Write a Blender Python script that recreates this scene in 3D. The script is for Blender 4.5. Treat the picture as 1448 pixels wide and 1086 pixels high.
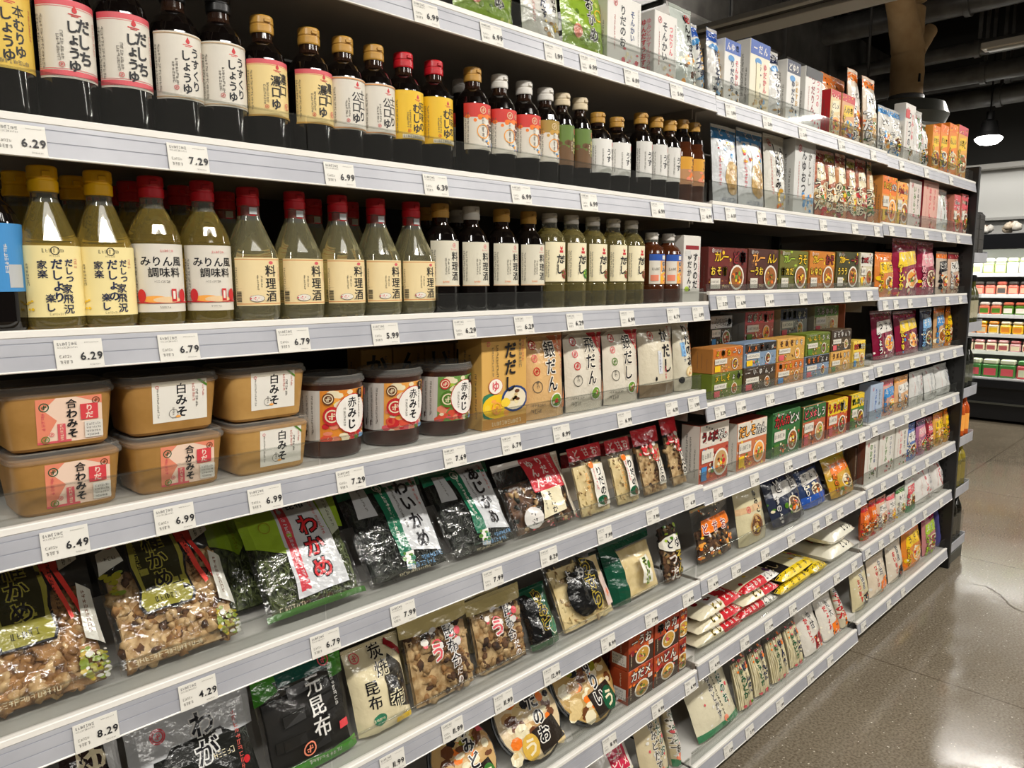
import bpy, math, random
from mathutils import Vector, Matrix
import numpy as np
R = math.radians
scene = bpy.context.scene
for o in list(bpy.data.objects): bpy.data.objects.remove(o)
col = scene.collection

# ------------------------------------------------------------------ camera, world, lights, exposure
CZ = 1.495                                   # eye height above the floor
FPX, YAW, PIT, ROL = 1062.17, R(45.0268), R(7.8714), R(-0.2227)
FW = np.array([math.sin(YAW)*math.cos(PIT), math.cos(YAW)*math.cos(PIT), -math.sin(PIT)])
_r = np.array([math.cos(YAW), -math.sin(YAW), 0.0]); _u = np.cross(_r, FW)
RT = _r*math.cos(ROL)+_u*math.sin(ROL); UP = -_r*math.sin(ROL)+_u*math.cos(ROL)
cd = bpy.data.cameras.new('camera'); cam = bpy.data.objects.new('camera', cd); col.objects.link(cam)
cd.sensor_width = 36; cd.sensor_fit = 'HORIZONTAL'; cd.lens = FPX/1448*36; cd.clip_end = 100; cd.clip_start = .02
m = Matrix.Identity(4)
for i in range(3): m[i][0], m[i][1], m[i][2] = RT[i], UP[i], -FW[i]
m[2][3] = CZ; cam.matrix_world = m; scene.camera = cam

w = bpy.data.worlds.new('store_air'); scene.world = w; w.use_nodes = True
w.node_tree.nodes['Background'].inputs[0].default_value = (1.0, .93, .84, 1)
w.node_tree.nodes['Background'].inputs[1].default_value = .06
scene.view_settings.view_transform = 'Standard'; scene.view_settings.look = 'None'
scene.view_settings.gamma = 1; scene.view_settings.use_curve_mapping = False
scene.view_settings.exposure = -0.12
scene.cycles.use_denoising = True
scene.cycles.max_bounces = 10; scene.cycles.transparent_max_bounces = 24
scene.cycles.transmission_bounces = 8; scene.cycles.glossy_bounces = 4; scene.cycles.diffuse_bounces = 3
scene.cycles.caustics_reflective = False; scene.cycles.sample_clamp_indirect = 6

def area(name, loc, size, power, color=(1, .95, .88), rot=(0, 0, 0)):
    l = bpy.data.lights.new(name, 'AREA'); l.shape = 'RECTANGLE'; l.size, l.size_y = size; l.energy = power; l.color = color
    o = bpy.data.objects.new(name, l); col.objects.link(o); o.location = loc; o.rotation_euler = rot; return o
# the strip fittings over this aisle (their housings are built with the ceiling below)
STRIPS = [(x, y, p) for y, p in ((-.70, 56), (-3.3, 32)) for x in (-1.6, .9, 3.4, 5.9)]
for sx, sy, sp in STRIPS: area('aisle_strip_light', (sx, sy, 3.17), (2.2, .15), sp)
for sx, sy in ((8.0, -1.2), (8.0, 2.2)): area('added_wall_fill', (sx, sy, 3.17), (.12, 2.0), 52)  # unseen fill without fittings, added to brighten the far wall and case
for sy, sp in ((.5, 26), (3.6, 26)): area('added_ceiling_fill', (5.22, sy, 3.32), (.1, 2.6), sp, (1, .95, .88), (math.pi, 0, 0))   # upward fill added above the track to brighten the dark ceiling

# ------------------------------------------------------------------ colours and materials
def lin(h):
    h = h.lstrip('#'); c = [int(h[i:i+2], 16)/255 for i in (0, 2, 4)]
    return tuple(((x+.055)/1.055)**2.4 if x > .04045 else x/12.92 for x in c)+(1,)
COL = dict(white='e0dcd3', cream='ecdfbc', paper='dcd6c9', yellow='f0c419', ylab='f0dfa0', red='c8262c', dred='8e1620', magenta='9c1f4d',
    pink='e7a2a8', salmon='e88a6c', orange='ee7a20', lorange='f4a84a', gold='c99a3f', dgold='9a7a28', green='3f7a34', lgreen='a6c23a',
    dgreen='145536', teal='0f6b58', blue='2452a8', lblue='7fb1dd', navy='1a2547', sky='3f8cc9', black='121212', ink='17171c', grey='a9a9a6',
    lgrey='cfcdc8', silver='b9bcbe', brown='6a3d20', dbrown='35201a', tan='c29a62', miso='a67c46', wheat='d8be86', rose='d85a62', purple='5b2a6c',
    olive='8a8420', capgold='bd8f3e', capwhite='dcd8d0', capred='c01a26', capyel='f2b90e', mush='a97a48', noodle='e2d8b4', flour='ece8d8',
    gtag='e0ddd4', curry='9a5a1c', rice='f0ead8', beef='5b2c16', carrot='e0701e', pea='6e9a2c', egg='f4cf3a', boxred='9b2016', micro='5c5850',
    redmicro='c45a50', bluemicro='3a4a78', leaf='4e7d22', bamboo='b9a13a')
_M = {}
def nodes(m): return m.node_tree.nodes, m.node_tree.links
def M(c, fin='p'):
    """fin: p paper, g glossy film, c cap plastic, k ink on paper"""
    key = (c, fin)
    if key in _M: return _M[key]
    m = bpy.data.materials.new('%s_%s' % (c, dict(p='card', g='film_print', c='plastic', k='ink').get(fin, fin)))
    m.use_nodes = True; n, l = nodes(m); b = n['Principled BSDF']
    b.inputs['Base Color'].default_value = lin(COL.get(c, c))
    b.inputs['Roughness'].default_value = dict(p=.45, g=.2, c=.28, k=.5).get(fin, .5)
    if fin == 'g': b.inputs['Coat Weight'].default_value = .5; b.inputs['Coat Roughness'].default_value = .08
    if fin == 'g':
        tx = n.new('ShaderNodeTexNoise'); tx.inputs['Scale'].default_value = 38; tx.inputs['Detail'].default_value = 3
        tc = n.new('ShaderNodeTexCoord'); bp = n.new('ShaderNodeBump'); bp.inputs['Strength'].default_value = .6; bp.inputs['Distance'].default_value = .005; l.new(bp.outputs['Normal'], b.inputs['Coat Normal'])
        l.new(tc.outputs['Object'], tx.inputs['Vector']); l.new(tx.outputs['Fac'], bp.inputs['Height']); l.new(bp.outputs['Normal'], b.inputs['Normal'])
    _M[key] = m; return m
def mat(name, color, rough=.5, metal=0, **k):
    m = bpy.data.materials.new(name); m.use_nodes = True; b = m.node_tree.nodes['Principled BSDF']
    b.inputs['Base Color'].default_value = lin(COL.get(color, color)); b.inputs['Roughness'].default_value = rough; b.inputs['Metallic'].default_value = metal
    for a, v in k.items(): b.inputs[a.replace('_', ' ')].default_value = v
    return m
def noisy(m, scale, c1, c2, detail=4, bump=0, obj=True, rough=None):
    n, l = nodes(m); b = n['Principled BSDF']; tc = n.new('ShaderNodeTexCoord'); tx = n.new('ShaderNodeTexNoise')
    tx.inputs['Scale'].default_value = scale; tx.inputs['Detail'].default_value = detail
    rp = n.new('ShaderNodeValToRGB'); rp.color_ramp.elements[0].position = .35; rp.color_ramp.elements[1].position = .65
    rp.color_ramp.elements[0].color = lin(c1); rp.color_ramp.elements[1].color = lin(c2)
    l.new(tc.outputs['Object'], tx.inputs['Vector']); l.new(tx.outputs['Fac'], rp.inputs['Fac']); l.new(rp.outputs['Color'], b.inputs['Base Color'])
    if bump:
        bp = n.new('ShaderNodeBump'); bp.inputs['Strength'].default_value = bump; bp.inputs['Distance'].default_value = .003
        l.new(tx.outputs['Fac'], bp.inputs['Height']); l.new(bp.outputs['Normal'], b.inputs['Normal'])
    return m
def film(name, tint='ffffff', refl=.12, rough=.08, opac=0.0, wrinkle=.5, scale=26, fres=.5):
    """clear plastic: transparent with a fresnel-weighted gloss"""
    m = bpy.data.materials.new(name); m.use_nodes = True; n, l = nodes(m)
    for x in list(n): n.remove(x)
    out = n.new('ShaderNodeOutputMaterial'); tr = n.new('ShaderNodeBsdfTransparent'); tr.inputs[0].default_value = lin(tint)
    gl = n.new('ShaderNodeBsdfGlossy'); gl.inputs['Roughness'].default_value = rough
    mx = n.new('ShaderNodeMixShader'); lw = n.new('ShaderNodeLayerWeight'); lw.inputs[0].default_value = .25
    ma = n.new('ShaderNodeMath'); ma.operation = 'MULTIPLY_ADD'; ma.inputs[1].default_value = fres; ma.inputs[2].default_value = refl; ma.use_clamp = True
    l.new(lw.outputs['Fresnel'], ma.inputs[0]); l.new(ma.outputs[0], mx.inputs[0]); l.new(tr.outputs[0], mx.inputs[1]); l.new(gl.outputs[0], mx.inputs[2])
    last = mx
    if opac:
        df = n.new('ShaderNodeBsdfDiffuse'); df.inputs[0].default_value = lin('dcdcd6'); m2 = n.new('ShaderNodeMixShader'); m2.inputs[0].default_value = opac
        l.new(mx.outputs[0], m2.inputs[1]); l.new(df.outputs[0], m2.inputs[2]); last = m2
    l.new(last.outputs[0], out.inputs[0])
    if wrinkle:
        tc = n.new('ShaderNodeTexCoord'); tx = n.new('ShaderNodeTexNoise'); tx.inputs['Scale'].default_value = scale; tx.inputs['Detail'].default_value = 3
        bp = n.new('ShaderNodeBump'); bp.inputs['Strength'].default_value = wrinkle; bp.inputs['Distance'].default_value = .006
        l.new(tc.outputs['Object'], tx.inputs['Vector']); l.new(tx.outputs['Fac'], bp.inputs['Height'])
        l.new(bp.outputs['Normal'], gl.inputs['Normal']); l.new(bp.outputs['Normal'], lw.inputs['Normal'])
    return m
def liquid(name, color, rough=0.0, ior=1.38):
    return mat(name, color, rough, 0, Transmission_Weight=.9, IOR=ior, Coat_Weight=.6)
MT = dict(
    soy=mat('dark_soy_sauce_glass', '0b0706', .06, Coat_Weight=.5), soyneck=mat('brown_glass_neck', '2a1a12', .06, Coat_Weight=.5),
    amber=liquid('pale_amber_liquid', 'ece4b4'), clear=liquid('clear_sake', 'e8e8d8'), mirin=liquid('golden_mirin', 'ecd478'), dashi=liquid('yellow_dashi', 'ead98a'),
    tsuyu=mat('brown_tsuyu', '4a2410', .08, Coat_Weight=.5), tsuyul=mat('light_brown_tsuyu', '8a5a26', .08, Coat_Weight=.5),
    acrylic=film('clear_acrylic', 'f2f3f2', .02, .05, .012, 0, 26, .16), bagfilm=film('clear_bag_film', 'ffffff', .028, .10, .008, 1.0, 26, .3), lidfilm=film('clear_lid_plastic', 'fbf8f2', .05, .1, .12, .25, 60, .12),
    outer=film('clear_overwrap', 'f4f4f0', .10, .1, .10, .6),
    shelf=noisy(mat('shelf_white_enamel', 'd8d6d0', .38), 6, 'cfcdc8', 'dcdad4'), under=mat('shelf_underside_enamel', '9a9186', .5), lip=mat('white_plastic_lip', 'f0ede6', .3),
    rail=noisy(mat('price_rail_grey', 'b0b1b6', .34, .1), 9, 'a6a7ae', 'b6b7bd'), groove=mat('rail_groove', '9b9ea8', .4), back=mat('gondola_back_panel_dark', '2b2824', .7), backl=mat('gondola_back_panel_grey', '6f6a62', .6),
    post=mat('black_steel', '141414', .4), postg=mat('grey_steel', '55564f', .35, .4), slot=mat('slot_dark', '050505', .8), tag=M('gtag', 'p'),
    mushroom=noisy(mat('dried_mushroom', 'mush', .7), 60, '6e4a24', 'b0834c', 4, .4), mushroom2=noisy(mat('sliced_mushroom', 'tan', .7), 70, '94703f', 'cdb080', 4, .4), mushdark=noisy(mat('mushroom_gill', 'brown', .8), 60, '2e1c10', '6a4626'),
    weed=noisy(mat('dried_wakame', '1d2019', .55), 90, '0d100d', '2c3226', 4, .3), weedg=noisy(mat('green_wakame', '39451f', .55), 90, '20290f', '57632c', 4, .3), kombu=mat('kombu_black', '14120f', .35),
    tofu=noisy(mat('dried_tofu_cake', 'wheat', .7), 40, 'cdb57c', 'e4d09c', 3, .2), misop=noisy(mat('miso_paste', 'miso', .42, Coat_Weight=.4, Coat_Roughness=.12), 30, '9c7236', 'ac8044', 3, .1), misol=noisy(mat('white_miso_paste', 'c79a58', .42, Coat_Weight=.4, Coat_Roughness=.12), 30, 'b08648', 'be9454', 3, .1),
    misor=mat('red_miso_paste', '3a1d14', .3, Coat_Weight=.4), noodle=noisy(mat('noodle_sticks', 'noodle', .5), 50, 'd8cca0', 'ece2c0'),
    lamp=None)

# ------------------------------------------------------------------ mesh building
class MB:
    def __init__(s): s.v, s.f, s.mi, s.sm, s.mats = [], [], [], [], []
    def mid(s, m):
        if m not in s.mats: s.mats.append(m)
        return s.mats.index(m)
    def add(s, vs, fs, m, smooth=False):
        o = len(s.v); k = s.mid(m); s.v += [tuple(p) for p in vs]
        for f in fs: s.f.append([i+o for i in f]); s.mi.append(k); s.sm.append(smooth)
        return s
    def box(s, x0, x1, y0, y1, z0, z1, m, c=0.0, side=None, top=None):
        """box with chamfer c; side / top give other materials to the x faces / the z faces"""
        X, Y, Z = (x0, x1), (y0, y1), (z0, z1); vs, idx = [], {}
        for i in (0, 1):
            for j in (0, 1):
                for k in (0, 1):
                    sx, sy, sz = (1, -1)[i]*c, (1, -1)[j]*c, (1, -1)[k]*c
                    for ax, p in enumerate(((X[i], Y[j]+sy, Z[k]+sz), (X[i]+sx, Y[j], Z[k]+sz), (X[i]+sx, Y[j]+sy, Z[k]))):
                        idx[i, j, k, ax] = len(vs); vs.append(p)
        def q(*a): return [idx[t] for t in a]
        s0, t0 = side or m, top or m
        s.add(vs, [q((0, 0, 0, 0), (0, 0, 1, 0), (0, 1, 1, 0), (0, 1, 0, 0)), q((1, 0, 0, 0), (1, 1, 0, 0), (1, 1, 1, 0), (1, 0, 1, 0))], s0)
        s.add(vs, [q((0, 0, 0, 1), (1, 0, 0, 1), (1, 0, 1, 1), (0, 0, 1, 1)), q((0, 1, 0, 1), (0, 1, 1, 1), (1, 1, 1, 1), (1, 1, 0, 1))], m)
        s.add(vs, [q((0, 0, 0, 2), (0, 1, 0, 2), (1, 1, 0, 2), (1, 0, 0, 2)), q((0, 0, 1, 2), (1, 0, 1, 2), (1, 1, 1, 2), (0, 1, 1, 2))], t0)
        if c:
            fs = []
            for a in (0, 1):
                for b in (0, 1):
                    fs += [q((a, b, 0, 0), (a, b, 1, 0), (a, b, 1, 1), (a, b, 0, 1)), q((a, 0, b, 0), (a, 1, b, 0), (a, 1, b, 2), (a, 0, b, 2)), q((0, a, b, 1), (1, a, b, 1), (1, a, b, 2), (0, a, b, 2))]
                    for d in (0, 1): fs.append(q((a, b, d, 0), (a, b, d, 1), (a, b, d, 2)))
            s.add(vs, fs, m)
        return s
    def lathe(s, prof, m, n=28, e=2.0, smooth=True, cap=True, c=(0, 0), asp=1.0):
        """prof [(r, z, material or None)] swept round; e is the superellipse power of the cross-section"""
        vs = []
        for r, z in [p[:2] for p in prof]:
            for i in range(n):
                a = 2*math.pi*i/n; ca, sa = math.cos(a), math.sin(a)
                k = (abs(ca)**e+abs(sa)**e)**(-1/e)
                vs.append((c[0]+r*k*ca, c[1]+r*asp*k*sa, z))
        for j in range(len(prof)-1):
            mm = prof[j][2] if len(prof[j]) > 2 and prof[j][2] else m
            s.add(vs[j*n:(j+2)*n], [[i, (i+1) % n, n+(i+1) % n, n+i] for i in range(n)], mm, smooth)
        if cap:
            s.add(vs[:n], [list(range(n))[::-1]], m); s.add(vs[-n:], [list(range(n))], prof[-1][2] if len(prof[-1]) > 2 and prof[-1][2] else m)
        return s
    def tube(s, pts, r, m, n=8, caps=True):
        pts = [Vector(p) for p in pts]; rings = []
        for i, p in enumerate(pts):
            t = (pts[min(i+1, len(pts)-1)]-pts[max(i-1, 0)]).normalized(); a = t.orthogonal().normalized() if abs(t.z) > .99 else t.cross(Vector((0, 0, 1))).normalized(); b = t.cross(a)
            rr = r[i] if isinstance(r, (list, tuple)) else r
            rings.append([p+(a*math.cos(2*math.pi*k/n)+b*math.sin(2*math.pi*k/n))*rr for k in range(n)])
        vs = [v for g in rings for v in g]; fs = []
        for i in range(len(pts)-1): fs += [[i*n+k, i*n+(k+1) % n, (i+1)*n+(k+1) % n, (i+1)*n+k] for k in range(n)]
        s.add(vs, fs, m, True)
        if caps: s.add(rings[0], [list(range(n))[::-1]], m); s.add(rings[-1], [list(range(n))], m)
        return s
    def blob(s, c, rad, m, rng, rot=None, n=7, k=5, jit=.22):
        vs = []; rot = rot or Matrix.Rotation(rng.uniform(0, 6.3), 3, 'Z') @ Matrix.Rotation(rng.uniform(-.7, .7), 3, 'X') @ Matrix.Rotation(rng.uniform(0, 6.3), 3, 'Y')
        for j in range(k):
            ph = math.pi*(j+.35)/(k-.3)
            for i in range(n):
                th = 2*math.pi*(i+.5*(j % 2))/n; q = 1+rng.uniform(-jit, jit)
                vs.append(Vector(c)+rot @ Vector((rad[0]*q*math.sin(ph)*math.cos(th), rad[1]*q*math.sin(ph)*math.sin(th), rad[2]*q*math.cos(ph))))
        fs = [[j*n+i, j*n+(i+1) % n, (j+1)*n+(i+1) % n, (j+1)*n+i] for j in range(k-1) for i in range(n)]
        return s.add(vs, fs+[list(range(n))[::-1], [(k-1)*n+i for i in range(n)]], m, True)
    def build(s, name, parent=None, loc=None):
        me = bpy.data.meshes.new(name); me.from_pydata(s.v, [], s.f)
        for m in s.mats: me.materials.append(m)
        me.polygons.foreach_set('material_index', s.mi); me.polygons.foreach_set('use_smooth', s.sm); me.update()
        o = bpy.data.objects.new(name, me); col.objects.link(o)
        if parent: o.parent = parent
        if loc: o.location = loc
        return o
def empty(name, loc=(0, 0, 0), rz=0):
    o = bpy.data.objects.new(name, None); col.objects.link(o); o.empty_display_size = .02; o.location = loc; o.rotation_euler = (0, 0, rz); return o
def tag(o, label=None, cat=None, group=None, kind=None):
    for k, v in (('label', label), ('category', cat), ('group', group), ('kind', kind)):
        if v: o[k] = v
    return o
KIDS = {}
def copy_tree(o):
    c = o.copy(); col.objects.link(c)
    for ch in o.children:
        d = ch.copy(); col.objects.link(d); d.parent = c
        for g in ch.children:
            e = g.copy(); col.objects.link(e); e.parent = d
    return c

# ------------------------------------------------------------------ lettering (glyph outlines taken once from the built-in font)
_G = {}
_fc = bpy.data.curves.new('glyph', 'FONT'); _fo = bpy.data.objects.new('glyph', _fc); col.objects.link(_fo); _fc.resolution_u = 2
def glyph(ch, bold=0.0):
    k = (ch, bold)
    if k not in _G:
        _fc.body = ch; _fc.offset = bold; bpy.context.view_layer.update()
        me = bpy.data.meshes.new_from_object(_fo.evaluated_get(bpy.context.evaluated_depsgraph_get()))
        vs = [(v.co.x, v.co.y) for v in me.vertices]; fs = [list(p.vertices) for p in me.polygons]; bpy.data.meshes.remove(me)
        xs = [v[0] for v in vs] or [0, .3]; ys = [v[1] for v in vs] or [0, 0]
        _G[k] = (vs, fs, min(xs), max(xs), min(ys), max(ys))
    return _G[k]
ALLCH = '本むりゆしょうだちすく濃口白公旺味の特選家楽飛況つみん風調料理酒合わ赤そ銀か椎め昆布元炭焼炎カレーラメおい出汁じあ麺うどん粉米国産辛あ甘中丸0123456789.'
for _c in ALLCH:
    glyph(_c, .008 if ord(_c) >= 0x4e00 else .03)

# flat artwork: lists of (colour name, [polygons as lists of (x, y)]); x runs -.5 .. .5 of the width, y 0 .. 1 of the height
def ell(x, y, rx, ry, n=18, a0=0): return [(x+rx*math.cos(a0+2*math.pi*i/n), y+ry*math.sin(a0+2*math.pi*i/n)) for i in range(n)]
def rect(x0, y0, x1, y1): return [(x0, y0), (x1, y0), (x1, y1), (x0, y1)]
def put(ch, cx, cy, size, bold):
    """one glyph centred on cx, cy in an em square of that size; strokes are thickened by small shifts where an outline offset would close them up"""
    kanji = ord(ch) >= 0x4e00; lim = .008 if kanji else .03; rest = max(0, bold-lim)
    vs, fs, a, b, c, d = glyph(ch, min(bold, lim)); ox, oy = (a+b)/2, (c+d)/2 if ch not in '.' else .35; out = []
    sh = [(0, 0)] if rest <= 0 else ([(-rest*.34, 0), (rest*.34, 0)] if rest < .03 else [(-rest, -rest), (rest, -rest), (rest, rest), (-rest, rest)])
    for sx, sy in sh: out += [[(cx+(vs[i][0]-ox+sx)*size, cy+(vs[i][1]-oy+sy)*size) for i in f] for f in fs]
    return out
def tiny(x, y, w_, h, rng):
    """a few strokes that read as one very small sign"""
    t = min(w_, h)*.17; k = [rect(x, y+h-t, x+w_, y+h), rect(x, y+h*.45, x+w_*.9, y+h*.45+t), rect(x+w_*.1, y, x+w_, y+t), rect(x+w_*.08, y, x+w_*.08+t, y+h), rect(x+w_*.5, y, x+w_*.5+t, y+h), rect(x+w_*.85, y+h*.1, x+w_*.85+t, y+h*.8)]
    return [k[i] for i in rng.sample(range(6), 3)]
def art(dsl, W, H):
    """the drawing list -> [(colour, polygons in metres)]"""
    out = []
    for d in dsl:
        k = d[0]
        if k == 'R': out.append((d[5], [rect(d[1]*W, d[2]*H, d[3]*W, d[4]*H)]))
        elif k == 'P': out.append((d[2], [[(x*W, y*H) for x, y in d[1]]]))
        elif k in 'TU':      # vertical text: T plain, U outlined.  (k, text, x, ytop, size of H, colour[, outline, ratio])
            s = d[4]*H; asp = d[7] if len(d) > 7 else 1.0
            if k == 'U':
                out.append((d[6], [p for i, ch in enumerate(d[1]) for p in put(ch, d[2]*W, d[3]*H-s*(i+.5)*asp, s*.98, .07)]))
            out.append((d[5], [p for i, ch in enumerate(d[1]) for p in put(ch, d[2]*W, d[3]*H-s*(i+.5)*asp, s*.98, .03 if k == 'T' else .02)]))
        elif k in 'HV':      # horizontal text: H plain, V outlined
            s = d[4]*H; adv = d[7] if len(d) > 7 else 1.0; ws_ = []
            for ch in d[1]: g = glyph(ch, .008 if ord(ch) >= 0x4e00 else .03); ws_.append(s*adv if ord(ch) > 255 else (g[3]-g[2]+.09)*s)
            x = d[2]*W-sum(ws_)/2
            for ch, q in zip(d[1], ws_):
                if k == 'V': out.append((d[6], put(ch, x+q/2, d[3]*H, s, .07)))
                out.append((d[5], put(ch, x+q/2, d[3]*H, s, .02))); x += q
        elif k == 'M':       # a column of lettering too small to read: (M, x, y0, y1, size of H, colour, seed)
            rng = random.Random(d[6] if len(d) > 6 else 1); s = d[4]*H; y = d[3]*H; ps = []
            while y-s*.8 > d[2]*H:
                h = s*rng.uniform(.6, .85); ps += tiny(d[1]*W-s*.36, y-h, s*.72, h, rng); y -= h+s*.2
            out.append((d[5], ps))
        elif k == 'N':       # a line of the same: (N, x0, x1, y, size of H, colour, seed)
            rng = random.Random(d[6] if len(d) > 6 else 1); s = d[4]*H; x = d[1]*W; ps = []
            while x+s*.6 < d[2]*W:
                ww = s*rng.uniform(.45, .75); h = s*rng.uniform(.75, 1); ps += tiny(x, d[3]*H-h/2, ww, h, rng); x += ww+s*rng.uniform(.15, .3)
            out.append((d[5], ps))
        elif k == 'C': out.append((d[5], [ell(d[1]*W, d[2]*H, d[3]*H, d[4]*H)]))
        elif k == 'O':       # ring (x, y, r, thickness, colour)
            n = 20; a, b = ell(d[1]*W, d[2]*H, d[3]*H, d[3]*H, n), ell(d[1]*W, d[2]*H, d[3]*H*(1-d[4]), d[3]*H*(1-d[4]), n)
            out.append((d[5], [[a[i], a[(i+1) % n], b[(i+1) % n], b[i]] for i in range(n)]))
        elif k == 'S':       # round seal with a small mark: (x, y, r, colour)
            n = 16; x, y, r_ = d[1]*W, d[2]*H, d[3]*H; a, b = ell(x, y, r_, r_, n), ell(x, y, r_*.78, r_*.78, n)
            out.append((d[4], [[a[i], a[(i+1) % n], b[(i+1) % n], b[i]] for i in range(n)]+[rect(x-r_*.5, y-r_*.08, x+r_*.5, y+r_*.1), rect(x-r_*.1, y-r_*.55, x+r_*.1, y+r_*.5), rect(x-r_*.4, y-r_*.45, x-r_*.2, y-r_*.2), rect(x+r_*.2, y+r_*.2, x+r_*.42, y+r_*.42)]))
        elif k == 'K':       # pointed crest with two wings under it: (x, y, r, colour)
            x, y, r_ = d[1]*W, d[2]*H, d[3]*H
            out.append((d[4], [ell(x, y+r_*.15, r_*.42, r_*.42, 12), [(x-r_*.3, y+r_*.45), (x+r_*.3, y+r_*.45), (x, y+r_)], rect(x-r_, y-r_*.55, x+r_, y-r_*.4), rect(x-r_*.6, y-r_*.8, x+r_*.6, y-r_*.66)]))
        elif k == 'F':       # a filled bowl or plate: (x, y, rx, ry, rim, food, bits, seed)
            rng = random.Random(d[8]); x, y, rx, ry = d[1]*W, d[2]*H, d[3]*H, d[4]*H
            out.append((d[5], [ell(x, y, rx, ry)])); out.append((d[6], [ell(x, y, rx*.84, ry*.84)]))
            by = {}
            for i in range(16):
                t, q = rng.uniform(0, 6.3), rng.uniform(0, .62); s_ = rng.uniform(.1, .24)
                by.setdefault(rng.choice(d[7]), []).append(ell(x+rx*q*math.cos(t), y+ry*q*math.sin(t), rx*s_, ry*s_*rng.uniform(.6, 1.1), 7, rng.uniform(0, 3)))
            out += list(by.items())
        elif k == 'B':       # scatter of small patches: (x0, y0, x1, y1, size of H, n, colours, seed)
            rng = random.Random(d[8]); by = {}
            for i in range(d[6]):
                s_ = d[5]*H*rng.uniform(.4, 1)
                by.setdefault(rng.choice(d[7]), []).append(ell(rng.uniform(d[1], d[3])*W, rng.uniform(d[2], d[4])*H, s_, s_*rng.uniform(.4, 1), 7, rng.uniform(0, 3)))
            out += list(by.items())
        elif k == 'G':       # heavy brush-like block lettering: (x0, y0, x1, y1, n, colour, outline, seed)
            rng = random.Random(d[8]); x0, y0, x1, y1 = d[1]*W, d[2]*H, d[3]*W, d[4]*H; n = d[5]; cw = (x1-x0)/n
            chs = [rng.choice('カレーメおいうどんしょゆりみそだ辛甘') for _ in range(n)]; s_ = min(cw*1.05, (y1-y0))
            for c_, b_ in ((d[7], .08), (d[6], .02)):
                if c_: out.append((c_, [p for i, ch in enumerate(chs) for p in put(ch, x0+cw*(i+.5), (y0+y1)/2, s_, b_)]))
        elif k == 'W':       # the same set in a column: (x, y0, y1, n, colour, outline, seed)
            rng = random.Random(d[7]); n = d[4]; s_ = (d[3]-d[2])*H/n
            chs = [rng.choice('おいうどんしょゆりみそだかめつすの') for _ in range(n)]
            for c_, b_ in ((d[6], .08), (d[5], .03)):
                if c_: out.append((c_, [p for i, ch in enumerate(chs) for p in put(ch, d[1]*W, d[3]*H-s_*(i+.5), s_, b_)]))
        elif k == 'Z':       # barcode
            x0, y0, x1, y1 = d[1]*W, d[2]*H, d[3]*W, d[4]*H; rng = random.Random(5); ps = []; y = y0
            while y < y1: h = rng.uniform(.0006, .0016); ps.append(rect(x0, y, x1, min(y+h, y1))); y += h+rng.uniform(.0006, .0014)
            out.append(('ink', ps))
    return out
def cut(polys, ax, c):
    out = []
    for p in polys:
        v = [q[ax]-c for q in p]
        if max(v) <= 1e-9 or min(v) >= -1e-9: out.append(p); continue
        a, b = [], []
        for i in range(len(p)):
            P, Q, s, t = p[i], p[(i+1) % len(p)], v[i], v[(i+1) % len(p)]
            if s <= 0: a.append(P)
            if s >= 0: b.append(P)
            if s*t < 0: k = s/(s-t); I = (P[0]+(Q[0]-P[0])*k, P[1]+(Q[1]-P[1])*k); a.append(I); b.append(I)
        out += [g for g in (a, b) if len(g) > 2]
    return out
def stamp(mb, dsl, W, H, surf, fin='p', xs=(), ys=(), step=.00012, clip=True, smooth=False):
    """lays the drawing on a surface: surf(x, y, lift) -> point; xs, ys are the lines along which it bends"""
    for k, (c, polys) in enumerate(art(dsl, W, H)):
        if clip:
            for ax, lo, hi in ((0, -W/2, W/2), (1, 0, H)):
                polys = [[(max(lo, min(hi, q[0])), q[1]) if ax == 0 else (q[0], max(lo, min(hi, q[1]))) for q in p] for p in polys]
        for x in xs: polys = cut(polys, 0, x)
        for y in ys: polys = cut(polys, 1, y)
        vs, fs = [], []
        for p in polys:
            o = len(vs); vs += [surf(q[0], q[1], .0003+step*k) for q in p]; fs.append(list(range(o, o+len(p))))
        mb.add(vs, fs, c if not isinstance(c, str) else M(c, fin), smooth)
def flat(W=0, z0=0, y=0): return lambda x, v, d: (x, y-d, z0+v)

# ------------------------------------------------------------------ where things stand
D = 1.05                                      # front of the price rails
def xof(px, y, z):
    """x at which a point of that y and z shows in column px"""
    k = (px-724)/FPX; Y = np.array([0, y, z-CZ]); return (k*(Y@FW)-(Y@RT))/(RT[0]-k*FW[0])
def lof(py, p, d):
    """distance from p along d at which row py is met"""
    k = (543-py)/FPX; p = np.array([p[0], p[1], p[2]-CZ]); d = np.array(d); return (k*(p@FW)-p@UP)/(d@UP-k*(d@FW))
XS = [-.55, 1.7925, 3.0256, 4.233]
LEV = dict(A=(1.967, 1.961, 1.955), B=(1.688, 1.697, 1.705), C=(1.435, 1.461, 1.421), D=(1.198, 1.158, 1.163), E=(.933, .923, .927), F=(.657, .662, .675), G=(.391, .407, .422), H=(.085, .085, .11))
SN = dict(A='top shelf', B='second shelf', C='third shelf', D='fourth shelf', E='fifth shelf', F='sixth shelf', G='seventh shelf', H='bottom shelf')
BN = ['near bay', 'middle bay', 'far bay']
ORD = 'first second third fourth fifth sixth seventh eighth ninth tenth eleventh twelfth thirteenth fourteenth'.split()
NUM = 'zero one two three four five six seven eight nine ten eleven twelve'.split()
ITEMS = []
def reg(o, look, cat, shelf, bay, note=None):
    ITEMS.append((o, look, cat, shelf, bay, note)); return o
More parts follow.
